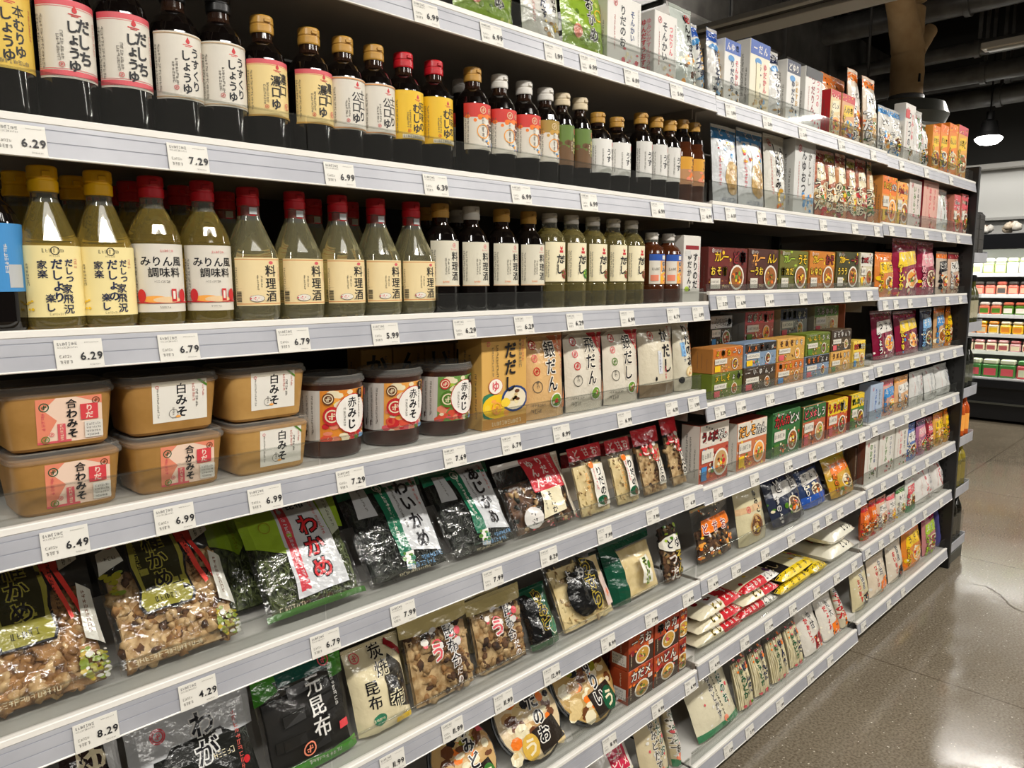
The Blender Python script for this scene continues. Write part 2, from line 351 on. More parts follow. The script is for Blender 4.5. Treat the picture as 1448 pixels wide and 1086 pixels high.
def finish_labels():
    by, looks = {}, {}
    for it in ITEMS:
        by.setdefault((it[1], it[3], it[4], it[5]), []).append(it); looks.setdefault((it[1], it[3]), set()).add((it[4], it[5]))
    for (look, sh, b, note), its in by.items():
        its.sort(key=lambda t: (round(t[0].location.x, 2), t[0].location.z))
        where = note or (SN[sh] if len(looks[look, sh]) == 1 else '%s %s' % (BN[b], SN[sh]))
        for i, it in enumerate(its):
            lab = '%s, %s' % (look, where) if len(its) == 1 else '%s, %s of %s, %s' % (look, ORD[i], NUM[len(its)], where)
            tag(it[0], lab, it[2], '%s on the %s' % (look.split(' ')[0]+' '+it[2]+'s', SN[sh]) if len(its) > 1 else None)

# ------------------------------------------------------------------ the room
fl = mat('polished_concrete', '8a8072', .16, Specular_IOR_Level=.4)
n, l = nodes(fl); b = n['Principled BSDF']; tc = n.new('ShaderNodeTexCoord')
def tex(sc, det): t = n.new('ShaderNodeTexNoise'); t.inputs['Scale'].default_value = sc; t.inputs['Detail'].default_value = det; l.new(tc.outputs['Object'], t.inputs['Vector']); return t
def ramp(src, stops):
    r_ = n.new('ShaderNodeValToRGB'); e = r_.color_ramp.elements
    while len(e) < len(stops): e.new(.5)
    for q, (p, c) in zip(e, stops): q.position = p; q.color = lin(c)
    l.new(src, r_.inputs['Fac']); return r_
def mixc(a, bb, fac, mode='MIX'):
    x = n.new('ShaderNodeMix'); x.data_type = 'RGBA'; x.blend_type = mode
    if isinstance(fac, float): x.inputs[0].default_value = fac
    else: l.new(fac, x.inputs[0])
    l.new(a, x.inputs[6]); l.new(bb, x.inputs[7]); return x.outputs[2]
big = ramp(tex(1.4, 5).outputs['Fac'], [(.3, '5c5345'), (.7, '7a7060')]); fine = ramp(tex(120, 3).outputs['Fac'], [(.36, '4e4537'), (.5, '7c7262'), (.66, '978d7b')])
c1 = mixc(big.outputs[0], fine.outputs[0], .45)
vo = n.new('ShaderNodeTexVoronoi'); vo.inputs['Scale'].default_value = 55; l.new(tc.outputs['Object'], vo.inputs['Vector'])
sp = ramp(vo.outputs['Distance'], [(.10, 'ffffff'), (.16, '000000')]); c2n = n.new('ShaderNodeRGB'); c2n.outputs[0].default_value = lin('d8d0c0')
sel = n.new('ShaderNodeMath'); sel.operation = 'MULTIPLY'; l.new(sp.outputs[0], sel.inputs[0]); pk = ramp(tex(26, 1).outputs['Fac'], [(.52, '000000'), (.6, 'ffffff')]); l.new(pk.outputs[0], sel.inputs[1])
c2 = mixc(c1, c2n.outputs[0], sel.outputs[0])
br = n.new('ShaderNodeTexBrick'); br.inputs['Scale'].default_value = 1; br.offset = 0; br.inputs['Brick Width'].default_value = 1.5; br.inputs['Row Height'].default_value = 1.5; br.inputs['Mortar Size'].default_value = .004
br.inputs['Color1'].default_value = br.inputs['Color2'].default_value = (1, 1, 1, 1); br.inputs['Mortar'].default_value = (.55, .52, .48, 1); l.new(tc.outputs['Object'], br.inputs['Vector'])
l.new(mixc(c2, br.outputs['Color'], 1.0, 'MULTIPLY'), b.inputs['Base Color'])
rr = ramp(tex(3, 4).outputs['Fac'], [(.3, '505050'), (.7, '7c7c7c')]); l.new(rr.outputs[0], b.inputs['Roughness'])
bp = n.new('ShaderNodeBump'); bp.inputs['Strength'].default_value = .05; bp.inputs['Distance'].default_value = .01; l.new(tex(16, 5).outputs['Fac'], bp.inputs['Height']); l.new(bp.outputs['Normal'], b.inputs['Normal'])
tag(MB().box(-3, 10.6, -4, 8, -.05, 0, fl).build('floor'), kind='structure')
cm = MB().box(-3, 10.6, -4, 8, 4.6, 4.7, noisy(mat('ceiling_dark_paint', '4a4844', .9), 2, '444240', '504e4a'))
tag(cm.build('ceiling'), kind='structure')
wm = mat('upper_wall_white', 'd4d4d0', .6); wd = mat('upper_wall_dark', '33322f', .85)
wl = MB().box(10.0, 10.1, -4, 8, 0, 2.75, wm).box(10.0, 10.1, -4, 8, 2.75, 4.6, wd)
tag(wl.build('wall_back'), kind='structure')
tag(MB().box(-3, 10.1, 7.9, 8, 0, 4.6, wd).build('wall_side'), kind='structure')

# ------------------------------------------------------------------ the gondola: uprights, back panels, shelves with price rails and clear fences
FEN = dict(A=(.05, .052, .052), B=(.056, .055, .052), C=(.036, .02, .036), D=(.042, .03, .03), E=(.045, .04, .05), F=(.045, .058, .055), G=(.042, .04, .045), H=(.03, .04, .05))
for b in range(3):
    tag(MB().box(XS[b], XS[b+1], D+.43, D+.45, .06, 2.02, MT['back'] if b == 0 else MT['backl']).build('gondola_back_panel'), 'dark steel back panel behind the shelves of the %s' % BN[b], 'back panel')
    tag(MB().box(XS[b]+.01, XS[b+1]-.01, D+.06, D+.42, 0, .05, MT['post'], .002).build('kick_plate'), 'black recessed kick plate under the bottom shelf of the %s' % BN[b], 'kick plate')
for i, x in enumerate(XS):
    x = x-.02 if i == 3 else x
    u = MB().box(x-.014, x+.014, D+.395, D+.429, .05, 2.02, MT['postg'], .002)
    for k in range(62): u.box(x-.004, x+.004, D+.393, D+.396, .12+k*.03, .136+k*.03, MT['slot'])
    tag(u.build('gondola_upright'), ['slotted steel upright at the near end of the shelving', 'slotted steel upright between the near and middle bays', 'slotted steel upright between the middle and far bays', 'slotted steel upright beside the black end frame'][i], 'upright')
def shelf(L, b):
    x0, x1, z = XS[b]+.0015, XS[b+1]-.0015, LEV[L][b]
    m = MB().box(x0+.004, x1-.004, D+.008, D+.392, z-.004, z, MT['shelf'], .001)
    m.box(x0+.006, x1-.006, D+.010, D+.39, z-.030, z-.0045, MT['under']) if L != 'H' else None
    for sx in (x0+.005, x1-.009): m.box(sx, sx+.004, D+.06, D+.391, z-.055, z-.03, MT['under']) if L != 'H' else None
    o = m.build('gondola_shelf'); tag(o, 'white steel %s of the %s with a grey price rail' % (SN[L], BN[b]), 'shelf', 'gondola shelves')
    q = MB().box(x0, x1, D-.002, D+.008, z-.007, z+.0025, MT['lip'], .001)
    for k, (a0, a1, mm) in enumerate(((.007, .013, 'rail'), (.013, .0145, 'groove'), (.0145, .028, 'rail'), (.028, .0295, 'groove'), (.0295, .046, 'rail'))):
        ya, yb = D-.001-(a0-.007)*.18, D-.001-(a1-.007)*.18; s_ = .0006 if mm == 'groove' else 0
        q.add([(x0, ya+s_, z-a0), (x1, ya+s_, z-a0), (x1, yb+s_, z-a1), (x0, yb+s_, z-a1), (x0, ya+.004, z-a0), (x1, ya+.004, z-a0), (x1, yb+.004, z-a1), (x0, yb+.004, z-a1)], [[0, 1, 2, 3], [4, 7, 6, 5], [0, 4, 5, 1], [3, 2, 6, 7], [0, 3, 7, 4], [1, 5, 6, 2]], MT[mm])
    q.box(x0, x1, D-.0095, D-.004, z-.048, z-.0455, MT['lip'], .0008)
    q.build('price_rail', o)
    h = FEN[L][b]; fx0 = .87 if (L, b) == ('C', 0) else x0+.004
    f = MB(); nseg = max(1, round((x1-fx0)/.61)); ln = (x1-.004-fx0)/nseg
    for k in range(nseg): f.box(fx0+k*ln+.001, fx0+(k+1)*ln-.001, D+.011, D+.0135, z+.002, z+h, MT['acrylic'], .0006).box(fx0+k*ln+.001, fx0+(k+1)*ln-.001, D+.0095, D+.0150, z+h-.0015, z+h+.0005, MT['acrylic'])
    f.build('clear_fence', o)
for L in 'ABCDEFGH':
    for b in range(3): shelf(L, b)

# price tags: column in the photograph, what is printed
TAGS = dict(A='602 6.99,695 6.99,783 1.99,832 6.99,893 6.09,957 5.99|1033 1.99,1085 2.99,1135 2.99,1190 2.99,1235 1.99|1275 1.99,1310 2.99,1345 1.99',
 B='28 6.29,266 7.29,480 6.99,616 6.39,737 6.99,833 6.99,930 6.99,998 6.99|1033 6.09,1077 1.99,1104 2.99,1164 2.99,1209 1.99,1240 1.99|1261 1.99,1285 2.99,1310 1.99,1335 1.99,1355 2.99',
 C='112 6.29,253 6.79,415 6.79,545 5.99,657 6.29,741 6.29,813 6.29,887 6.99,952 6.79,987 1.99|1021 2.29,1047 6.99,1088 6.99,1136 1.99,1169 2.99,1198 1.99,1230 2.99|1252 1.99,1267 2.99,1287 1.99,1314 2.99,1340 1.99,1358 2.99',
 D='92 6.49,247 6.99,375 6.99,496 7.29,643 7.69,723 6.79,794 8.99,883 6.99,950 6.19,981 1.99|1018 3.29,1048 1.99,1089 2.29,1131 3.29,1160 2.99,1189 1.99,1224 2.99|1244 1.99,1268 2.99,1290 1.99,1312 2.99,1332 1.99,1350 2.99',
 E='136 8.29,280 4.29,460 6.79,570 7.99,697 7.99,776 8.29,855 7.99,923 7.99,975 6.19|1015 1.29,1067 1.29,1115 2.99,1149 1.99,1187 2.99,1219 1.99|1237 1.99,1261 2.99,1282 1.99,1305 2.99,1330 1.99,1349 2.99',
 F='555 11.99,640 11.99,712 11.99,780 12.99,860 8.99,921 7.99,973 6.99|1008 4.99,1041 1.29,1082 3.29,1119 1.29,1154 1.99,1172 2.99,1188 1.99,1213 2.99|1231 1.99,1249 2.99,1273 1.99,1292 2.99,1311 1.99,1334 2.99',
 G='862 8.99,930 6.99,976 6.99|1010 4.99,1053 1.29,1087 2.99,1121 2.99,1155 1.99,1183 2.99,1208 1.99|1227 1.99,1246 2.99,1261 1.99,1276 2.99,1292 1.99,1308 2.99,1331 1.99',
 H='|1030 1.29,1060 2.99,1103 1.99,1146 2.99,1174 1.99|1221 2.99,1257 1.99,1277 2.99')
_tagm = {}
def price_tag(price, x, z):
    if price not in _tagm:
        t = MB().box(-.027, .027, -.0008, 0, 0, .037, MT['tag'], .0002)
        stamp(t, [('N', -.44, .02, .86, .11, 'ink', 3), ('N', -.44, -.02, .74, .06, 'micro', 4), ('N', .12, .44, .88, .04, 'micro', 5), ('N', -.42, -.16, .44, .09, 'micro', 6), ('N', -.42, -.1, .25, .13, 'micro', 7), ('N', .18, .42, .12, .05, 'micro', 8), ('H', price, .24 if len(price) < 5 else .21, .42, .36, 'ink')], .054, .037, flat(y=-.0008), 'k')
        o = t.build('price_tag'); _tagm[price] = o
    else: o = _tagm[price].copy(); col.objects.link(o)
    o.location = (x, D-.0097, z-.0475); o.rotation_euler = (R(-10.2), 0, 0); return o
for L, s in TAGS.items():
    for b, part in enumerate(s.split('|')):
        for i, t in enumerate([q for q in part.split(',') if q]):
            px, pr = t.split(); z = LEV[L][b]
            o = price_tag(pr, xof(float(px), D-.006, z-.026), z)
            tag(o, 'white price tag printed %s, %s along the rail of the %s, %s' % (pr, ORD[i], SN[L], BN[b]), 'price tag', 'price tags on the rails')

# ------------------------------------------------------------------ product builders (origin: middle of the front foot, +y runs into the shelf)
def super_surf(Rf, e, asp=1.0):
    """arc length along the front of a superellipse -> x, y"""
    def pt(Rr, a):
        ca, sa = math.cos(a), math.sin(a); k = (abs(ca)**e+abs(sa)**e)**(-1/e); return Rr*k*ca, Rr*asp*k*sa
    N = 360; tab = [(0, -math.pi/2)]; s = 0; p = pt(1, -math.pi/2)
    for i in range(1, N+1):
        a = -math.pi/2+math.pi*i/N; q = pt(1, a); s += math.hypot(q[0]-p[0], q[1]-p[1]); tab.append((s, a)); p = q
    S = [t[0] for t in tab]; A = [t[1] for t in tab]
    def f(x, z, d):
        Rr = Rf(z)+d; s_ = min(abs(x)/Rf(z), S[-1]); a = float(np.interp(s_, S, A)); q = pt(Rr, a); return (math.copysign(q[0], x) if x else 0., q[1], z)
    return f
BOT = dict(
 mirin1=dict(H=.203, e=2.5, p=[(.029, 0), (.034, .004), (.0352, .012), (.0352, .101), (.0335, .110), (.0165, .158), (.0148, .164), (.0148, .172)], cap=(.0172, .171, .203), lab=(.016, .104), body='mirin', neck='clear', W=.062),
 mirin2=dict(H=.202, e=2.2, p=[(.030, 0), (.0338, .004), (.0345, .012), (.0345, .114), (.0330, .123), (.0285, .136), (.0170, .158), (.0148, .164), (.0148, .174)], cap=(.0168, .173, .202), lab=(.018, .110), body='mirin', neck='clear', W=.066),
 sake=dict(H=.199, e=3.0, p=[(.031, 0), (.0355, .004), (.0368, .012), (.0368, .094), (.0345, .104), (.0165, .150), (.0148, .157), (.0148, .172)], cap=(.0166, .171, .199), lab=(.023, .094), body='amber', neck='clear', W=.066),
 soy=dict(H=.196, e=2.0, p=[(.029, 0), (.0320, .004), (.0330, .012), (.0330, .112), (.0334, .114), (.0334, .128), (.0328, .131), (.0300, .141), (.0235, .151), (.0165, .158), (.0148, .163), (.0148, .172)], cap=(.0172, .171, .196), lab=(.048, .129), body='soy', neck='soyneck', W=.066),
 dashi=dict(H=.2, e=2.8, p=[(.026, 0), (.0295, .004), (.0305, .012), (.0305, .050), (.0298, .052), (.0305, .054), (.0305, .141), (.0292, .149), (.0235, .160), (.0160, .168), (.0145, .173), (.0145, .182)], cap=(.0165, .180, .2), lab=(.056, .139), body='dashi', neck='clear', W=.056),
 tsuyu=dict(H=.2, e=2.0, p=[(.026, 0), (.0295, .004), (.0305, .012), (.0305, .112), (.0290, .122), (.0240, .134), (.0250, .146), (.0240, .156), (.0165, .166), (.0145, .171), (.0145, .180)], cap=(.0165, .178, .2), lab=(.045, .110), body='tsuyu', neck='soy', W=.058))
def bottle(name, kind, dsl, base, cap, hs=1.0, band=None, body=None, ws=1.0, rz=0):
    B = BOT[kind]; body = MT[body or B['body']]; neck = MT[B['neck']]; pr = [(r*ws, z*hs) for r, z in B['p']]
    m = MB(); m.lathe([(r, z, neck if z > B['lab'][1]*hs+.028 else body) for r, z in pr], body, 40, B['e']); o = m.build(name)
    r, c0, c1 = B['cap']; c0 *= hs; c1 *= hs; h = c1-c0; c = MB()
    c.lathe([(r*.96, c0), (r, c0+.002), (r, c0+h*.42), (r*.95, c0+h*.46), (r*.95, c0+h*.52), (r, c0+h*.56), (r*.98, c1-.002), (r*.9, c1)], M(cap, 'c'), 28)
    c.box(-.005, .005, -r-.0022, -r+.004, c0+h*.58, c0+h*.78, M(cap, 'c'), .0008)
    c.build('cap', o)
    if band: MB().lathe([(.0154, c0-.014*hs), (.0156, c0-.001)], M(band[0], 'c'), 24, cap=False).box(-.006, .006, -.0162, -.0150, c0-.012*hs, c0-.002, M(band[1], 'p')).build('neck_band', o)
    z0, z1 = B['lab'][0]*hs, B['lab'][1]*hs; W = B['W']*ws*1.28
    f = super_surf(lambda z: pr[3][0] if kind != 'soy' else .0337*ws, B['e']); lb = MB(); n = 24
    lb.add([f(-W/2+W*i/n, zz, .0002) for zz in (z0, z1) for i in range(n+1)], [[i, i+1, n+2+i, n+1+i] for i in range(n)], M(base), True)
    xs = [-W/2+W*i/n for i in range(1, n)]
    stamp(lb, dsl, W, z1-z0, lambda x, v, d: f(x, z0+v, d), 'p', xs, (), smooth=False)
    lb.build('label', o); return o
def carton(name, wd, h, dp, dsl, base, side=None, sdsl=None, top=None, fin='p', flap=True):
    m = MB(); sd = M(side or base, fin); m.box(-wd/2, wd/2, 0, dp, 0, h, M(base, fin), .0012, sd, M(top or side or base, fin))
    stamp(m, dsl, wd-.002, h-.002, lambda x, v, d: (x, -d, v+.001), fin)
    sdsl = sdsl if sdsl is not None else [('M', -.2, .15, .85, .05, 'micro', 3), ('M', 0, .2, .8, .04, 'micro', 4), ('M', .25, .1, .6, .035, 'micro', 5)]
    stamp(m, sdsl, dp-.002, h-.002, lambda x, v, d: (-wd/2-d, dp/2-x, v+.001), fin)
    o = m.build(name)
    if flap: MB().box(-wd/2+.003, wd/2-.003, .004, dp-.003, h-.0005, h+.0012, M(top or side or base, fin), .0005).build('top_flap', o)
    return o
def pillow(w_, h, t, lean=0, stand=True, seed=0, nu=14, nv=20, scale=1.0, wr=1.0, v0=0, v1=1):
    """front and back grids of a filled bag and the function that gives a point of its front"""
    rng = random.Random(seed); ph = [rng.uniform(0, 6.3) for _ in range(6)]; ca, sa = math.cos(lean), math.sin(lean)
    def prof(u, v):
        pu = max(0, 1-abs(2*u-1)**2.6)**.65
        if stand: s = min(v/.92, 1); pv = min(1, (s+.05)**.3*(1-s)**.55*1.55)
        else: s = min(max((v-.06)/.88, 0), 1); pv = min(1, (s*(1-s)*4)**.5)
        return pu, pv
    def P(u, v, side=-1, sc=1.0):
        pu, pv = prof(u, v)
        wv = .05*math.sin(9*v+7*u+ph[0])+.05*math.sin(17*u-6*v+ph[1])+.035*math.sin(23*v+11*u+ph[2])+.03*math.sin(31*u+ph[3]+9*v)
        y = side*t/2*pu*pv*(1+wr*wv*1.6)*sc
        x = (u-.5)*w_*(1-.06*pv)*(.985 if sc < 1 else 1)+.004*wr*w_*math.sin(14*v+ph[4])*abs(2*u-1)
        z = h*v*(1-.02*pv*wr*math.sin(3*u+ph[5]))
        y += wr*.012*h*max(0, v-.86)*math.sin(8*u+ph[5])*3
        return Vector((x, y*ca+z*sa, -y*sa+z*ca))
    return P
def grid_mesh(mb, P, m, nu, nv, side=-1, sc=1.0, u0=0, u1=1, v0=0, v1=1, off=None):
    vs = [P(u0+(u1-u0)*i/nu, v0+(v1-v0)*j/nv, side, sc)+(off or Vector()) for j in range(nv+1) for i in range(nu+1)]
    fs = [[j*(nu+1)+i, j*(nu+1)+i+1, (j+1)*(nu+1)+i+1, (j+1)*(nu+1)+i] for j in range(nv) for i in range(nu)]
    if side > 0: fs = [f[::-1] for f in fs]
    mb.add(vs, fs, m, True)
def bag_frame(P, t):
    """moves a bag so that its foot rests at z 0 and its front foot at y 0"""
    pts = [P(i/12, j/12, s) for i in range(13) for j in range(9) for s in (-1, 1)]
    return Vector((0, -min(p.y for p in pts), -min(p.z for p in pts)))
def bag_surf(P, off, w_, h, nu, nv, side=-1):
    G = [[P(i/nu, j/nv, side)+off for i in range(nu+1)] for j in range(nv+1)]
    def f(x, v, d):
        a = min(max(x/w_+.5, 0), 1)*nu; b = min(max(v/h, 0), 1)*nv; i = min(int(a), nu-1); j = min(int(b), nv-1); a -= i; b -= j
        p00, p10, p01, p11 = G[j][i], G[j][i+1], G[j+1][i], G[j+1][i+1]
        p = p00*(1-a)*(1-b)+p10*a*(1-b)+p01*(1-a)*b+p11*a*b
        nrm = (p10-p00+p11-p01).cross(p01-p00+p11-p10)
        return p+nrm.normalized()*(d+.0004) if nrm.length else p
    return f
def seal(mb, f, w_, h, v0, v1, m, nu=14, k=3):
    """crimped seal: a strip of fine pleats"""
    n = k*2
    for j in range(n):
        a, b_ = v0+(v1-v0)*j/n, v0+(v1-v0)*(j+1)/n; da, db = (.0004, .0016) if j % 2 == 0 else (.0016, .0004)
        mb.add([f((i/nu-.5)*w_, h*a, da) for i in range(nu+1)]+[f((i/nu-.5)*w_, h*b_, db) for i in range(nu+1)], [[i, i+1, nu+2+i, nu+1+i] for i in range(nu)], m)
def pouch(name, w_, h, t, dsl, base, seed=0, lean=0, stand=True, top=None, nu=12, nv=16, fin='g', wr=1.0, backc=None):
    P = pillow(w_, h, t, lean, stand, seed, wr=wr); off = bag_frame(P, t); m = MB()
    grid_mesh(m, P, M(base, fin), nu, nv, -1, off=off); grid_mesh(m, P, M(backc or base, fin), nu, nv, 1, off=off)
    if stand: n = nu; m.add([P(i/n, 0, -1)+off for i in range(n+1)]+[P(i/n, 0, 1)+off for i in range(n+1)], [[i, n+1+i, n+2+i, i+1] for i in range(n)], M(base, fin), True)
    f = bag_surf(P, off, w_, h, nu, nv)
    stamp(m, dsl, w_, h, f, fin, [(i/nu-.5)*w_ for i in range(1, nu)], [h*j/nv for j in range(1, nv)])
    o = m.build(name); s = MB(); seal(s, f, w_, h, .955, .998, M(top or base, fin), nu); s.build('top_seal', o); return o
def ribbons(mb, P, off, rng, n, m, umin, umax, vmin, vmax, rad, ln, depth=(.62, .96)):
    for _ in range(n):
        u, v = rng.uniform(umin, umax), rng.uniform(vmin, vmax); a = rng.uniform(0, 6.3); pts = []
        for k in range(5):
            q = P(min(max(u, .06), .94), min(max(v, .02), .9), -1, rng.uniform(*depth)); pts.append(q+off)
            a += rng.uniform(-1.1, 1.1); u += math.cos(a)*ln; v += math.sin(a)*ln
        mb.tube(pts, [rad*.5, rad, rad, rad*.9, rad*.4], m, 5)
def clear_bag(name, w_, h, t, inside, dsl, seed=0, lean=0, stand=True, fill=.72, fmat='bagfilm', plates=(), nu=14, nv=18, header=None, wr=1.0, n=90, cs=.011, lift=.0008):
    """see-through bag: film, what fills it, and the printing that lies on the film"""
    rng = random.Random(seed+7); P = pillow(w_, h, t, lean, stand, seed, wr=wr); off = bag_frame(P, t)
    m = MB(); grid_mesh(m, P, MT[fmat], nu, nv, -1, off=off); grid_mesh(m, P, MT[fmat], nu, nv, 1, off=off); o = m.build(name)
    dn = Vector((0, math.cos(lean), -math.sin(lean)))
    c = MB(); core = dict(mush='mushroom', mush2='mushroom2', weed='weed', weedg='weedg', kombu='kombu', tofu='tofu', noodle='noodle', mix='mushdark', flake='tofu').get(inside)
    if core:
        for sd in (-1, 1): grid_mesh(c, P, MT[core], 10, 10, sd, .42, .05, .95, .02, fill*.97, off)
    if inside in ('mush', 'mush2', 'mix'):
        ms = dict(mush=['mushroom', 'mushroom', 'mushroom', 'mushroom2'], mush2=['mushroom2', 'mushroom2', 'mushroom', 'mushdark'], mix=['mushroom', 'mushdark', 'mushroom2', 'weed'])[inside]
        for _ in range(n):
            u, v = rng.uniform(.07, .93), rng.uniform(.04, fill); q = P(u, v, -1, 1)+off; s_ = cs*rng.uniform(.6, 1.2); q += dn*(s_*.92+rng.uniform(.0, .006))
            c.blob(q, (s_, s_*rng.uniform(.5, .8), s_*rng.uniform(.45, .9)), MT[rng.choice(ms)], rng, jit=.3)
    elif inside in ('weed', 'weedg'):
        ribbons(c, P, off, rng, int(n*1.7), MT[inside], .06, .94, .03, fill, cs*.17, .05)
    elif inside == 'kombu':
        for k in range(9):
            u, v = rng.uniform(.15, .85), rng.uniform(.08, fill); q = [P(min(max(u+a, .04), .96), min(max(v+b_, .02), .9), -1, .9)+off for a, b_ in ((-.12, -.05), (.12, -.03), (.12, .06), (-.12, .05))]
            c.add(q+[x+Vector((0, .002, 0)) for x in q], [[0, 1, 2, 3], [4, 7, 6, 5], [0, 4, 5, 1], [1, 5, 6, 2], [2, 6, 7, 3], [3, 7, 4, 0]], MT['kombu'])
    elif inside == 'noodle':
        for k in range(n):
            u = .06+.88*k/n; a = P(u, .04, -1, rng.uniform(.8, .93))+off; b_ = P(min(max(u+rng.uniform(-.04, .04), .06), .94), fill, -1, rng.uniform(.8, .93))+off; md = P(u, fill/2, -1, rng.uniform(.84, .95))+off
            c.tube([a, md, b_], cs*.18, MT['noodle'], 5)
    elif inside == 'flake':
        for _ in range(n):
            u, v = rng.uniform(.07, .93), rng.uniform(.04, fill); q = P(u, v, -1, 1)+off; s_ = cs*rng.uniform(.5, 1.1); q += dn*(s_*.8+rng.uniform(.001, .006))
            c.blob(q, (s_, s_*.3, s_*.7), MT[rng.choice(['tofu', 'mushroom2', 'tofu'])], rng, jit=.3)
    c.build(dict(mush='dried_mushrooms', mush2='sliced_mushrooms', mix='dried_mix', weed='dried_seaweed', weedg='dried_seaweed', kombu='kelp_sheets', tofu='tofu_cake', noodle='noodle_strands', flake='dried_flakes').get(inside, 'filling'), o)
    f = bag_surf(P, off, w_, h, nu, nv)
    if dsl: l_ = MB(); stamp(l_, dsl, w_, h, lambda x, v, d: f(x, v, d+lift), 'g', [(i/nu-.5)*w_ for i in range(1, nu)], [h*j/nv for j in range(1, nv)]); l_.build('printed_label', o)
    s = MB(); seal(s, f, w_, h, .95, .998, M(header, 'g') if header else MT['outer'], nu); s.build('top_seal', o)
    return o
def lying_pack(name, w_, l_, t, dsl, base, seed=0, fin='g', front=None):
    """a soft pack lying on its back, one end towards the aisle: w_ along the shelf, l_ into it, t high"""
    rng = random.Random(seed); nu, nv = 14, 16; ph = [rng.uniform(0, 6) for _ in range(4)]
    def S(u, v, side):
        pu = max(0, 1-abs(2*v-1)**5)**.5; q = min(max((u-.03)/.94, 0), 1); pv = min(1, (q*(1-q)*4)**.30)
        z = t/2*(1+side*pu*pv*(1+.05*math.sin(9*u+ph[0])*math.sin(7*v+ph[1])))
        return Vector(((u-.5)*w_, l_*(v+.03*(1-2*v)*(1-pv)), z*.98+.001))
    m = MB()
    grid_mesh(m, lambda u, v, s_, sc: S(u, v, 1), M(base, fin), nu, nv, -1); grid_mesh(m, lambda u, v, s_, sc: S(u, v, -1), M(base, fin), nu, nv, 1)
    G = [[S(i/nu, j/nv, 1) for i in range(nu+1)] for j in range(nv+1)]
    f = bag_surf(lambda u, v, s_: S(u, v, 1), Vector(), w_, l_, nu, nv)
    stamp(m, dsl, w_, l_, f, fin, [(i/nu-.5)*w_ for i in range(1, nu)], [l_*j/nv for j in range(1, nv)])
    o = m.build(name); 
    for e_, sg in ((0, 1), (1, -1)):
        q = MB(); c_ = S(e_, .5, 1)
        for k in range(3): q.box(c_.x+sg*(.0004+k*.004), c_.x+sg*(.0034+k*.004), l_*.08, l_*.92, c_.z-.0016, c_.z+.0016, M(front or base, fin), .0008)
        q.box(c_.x+sg*.0004-.0003, c_.x+sg*.0114+.0003, l_*.085, l_*.915, c_.z-.0008, c_.z+.0008, M(front or base, fin)); q.build('end_seal', o)
    return o
def tub(name, W, h, paste, dsl, lw, lh, lz, lx=0.0, lab='salmon', e=7, asp=.8, lid=True, round_=False):
    rb, rt = W/2*.84, W/2*.955; cy = W/2*asp; m = MB()
    zz = [(rb*.93, 0), (rb, .004)]+[(rb+(rt-rb)*k/6, .004+(h-.016)*k/6) for k in range(1, 7)]
    m.lathe([(r, z) for r, z in zz]+[(rt*.97, h-.0125), (rt*.97, h-.010)], MT[paste], 64, e, c=(0, cy), asp=asp); o = m.build(name)
    q = MB(); q.lathe([(rt*.985, h-.016), (W/2*.985, h-.014), (W/2, h-.012), (W/2, h-.008), (W/2*.97, h-.006), (W/2*.965, h-.002), (W/2*.93, h), (W/2*.90, h-.002), (W/2*.6, h-.002)], MT['lidfilm'], 64, e, c=(0, cy), asp=asp); q.build('lid', o)
    rz = lambda z: rb+(rt-rb)*min(max((z-.004)/(h-.016), 0), 1)
    g = super_surf(rz, e, asp); lb = MB(); n = 12
    stamp(lb, dsl, lw, lh, lambda x, v, d: (lambda p: (p[0], p[1]+cy, p[2]))(g(x+lx, lz+v, d)), 'p', [-lw/2+lw*i/n for i in range(1, n)], [lh*i/3 for i in (1, 2)])
    lb.build('label', o); return o
def span(L, b, l, r, top, y0, lean=0, z0=None):
    z = LEV[L][b] if z0 is None else z0; h = .15
    for _ in range(4):
        ym, zm = y0+h/2*math.sin(lean), z+h/2*math.cos(lean); x0, x1 = max(xof(l, ym, zm), XS[b]+.008), min(xof(r, ym, zm), XS[b+1]-.010); xc = (x0+x1)/2
        h = lof(top, (xc, y0, z), (0, math.sin(lean), math.cos(lean)))
    return xc, x1-x0, h
def stand_at(o, x, y, z, rz=0): o.location = (x, y, z+.0006); o.rotation_euler = (0, 0, rz); return o

# ------------------------------------------------------------------ bottles
KM = [('M', -.46, .1, .8, .05, 'micro', 11), ('M', -.40, .1, .8, .05, 'micro', 12)]
def sake_dsl(): return [('R', -.5, .955, .5, .972, 'd08a4a'), ('R', -.5, .03, .5, .047, 'd08a4a'), ('T', '料理酒', .15, .86, .265, 'ink'), ('C', .16, .90, .05, .035, 'rose'), ('M', -.03, .35, .62, .05, 'micro', 2), ('M', -.10, .3, .64, .05, 'micro', 3), ('M', .33, .5, .8, .045, 'redmicro', 4),
    ('C', -.12, .15, .16, .075, 'ink'), ('C', -.12, .152, .15, .068, 'e8e0d0'), ('B', -.24, .10, 0, .20, .022, 22, ['white', 'lgrey', 'rose'], 5), ('N', .02, .2, .10, .04, 'micro', 6), ('Z', -.47, .08, -.38, .3), ('R', -.5, .36, -.37, .362, 'micro')]+KM[:1]
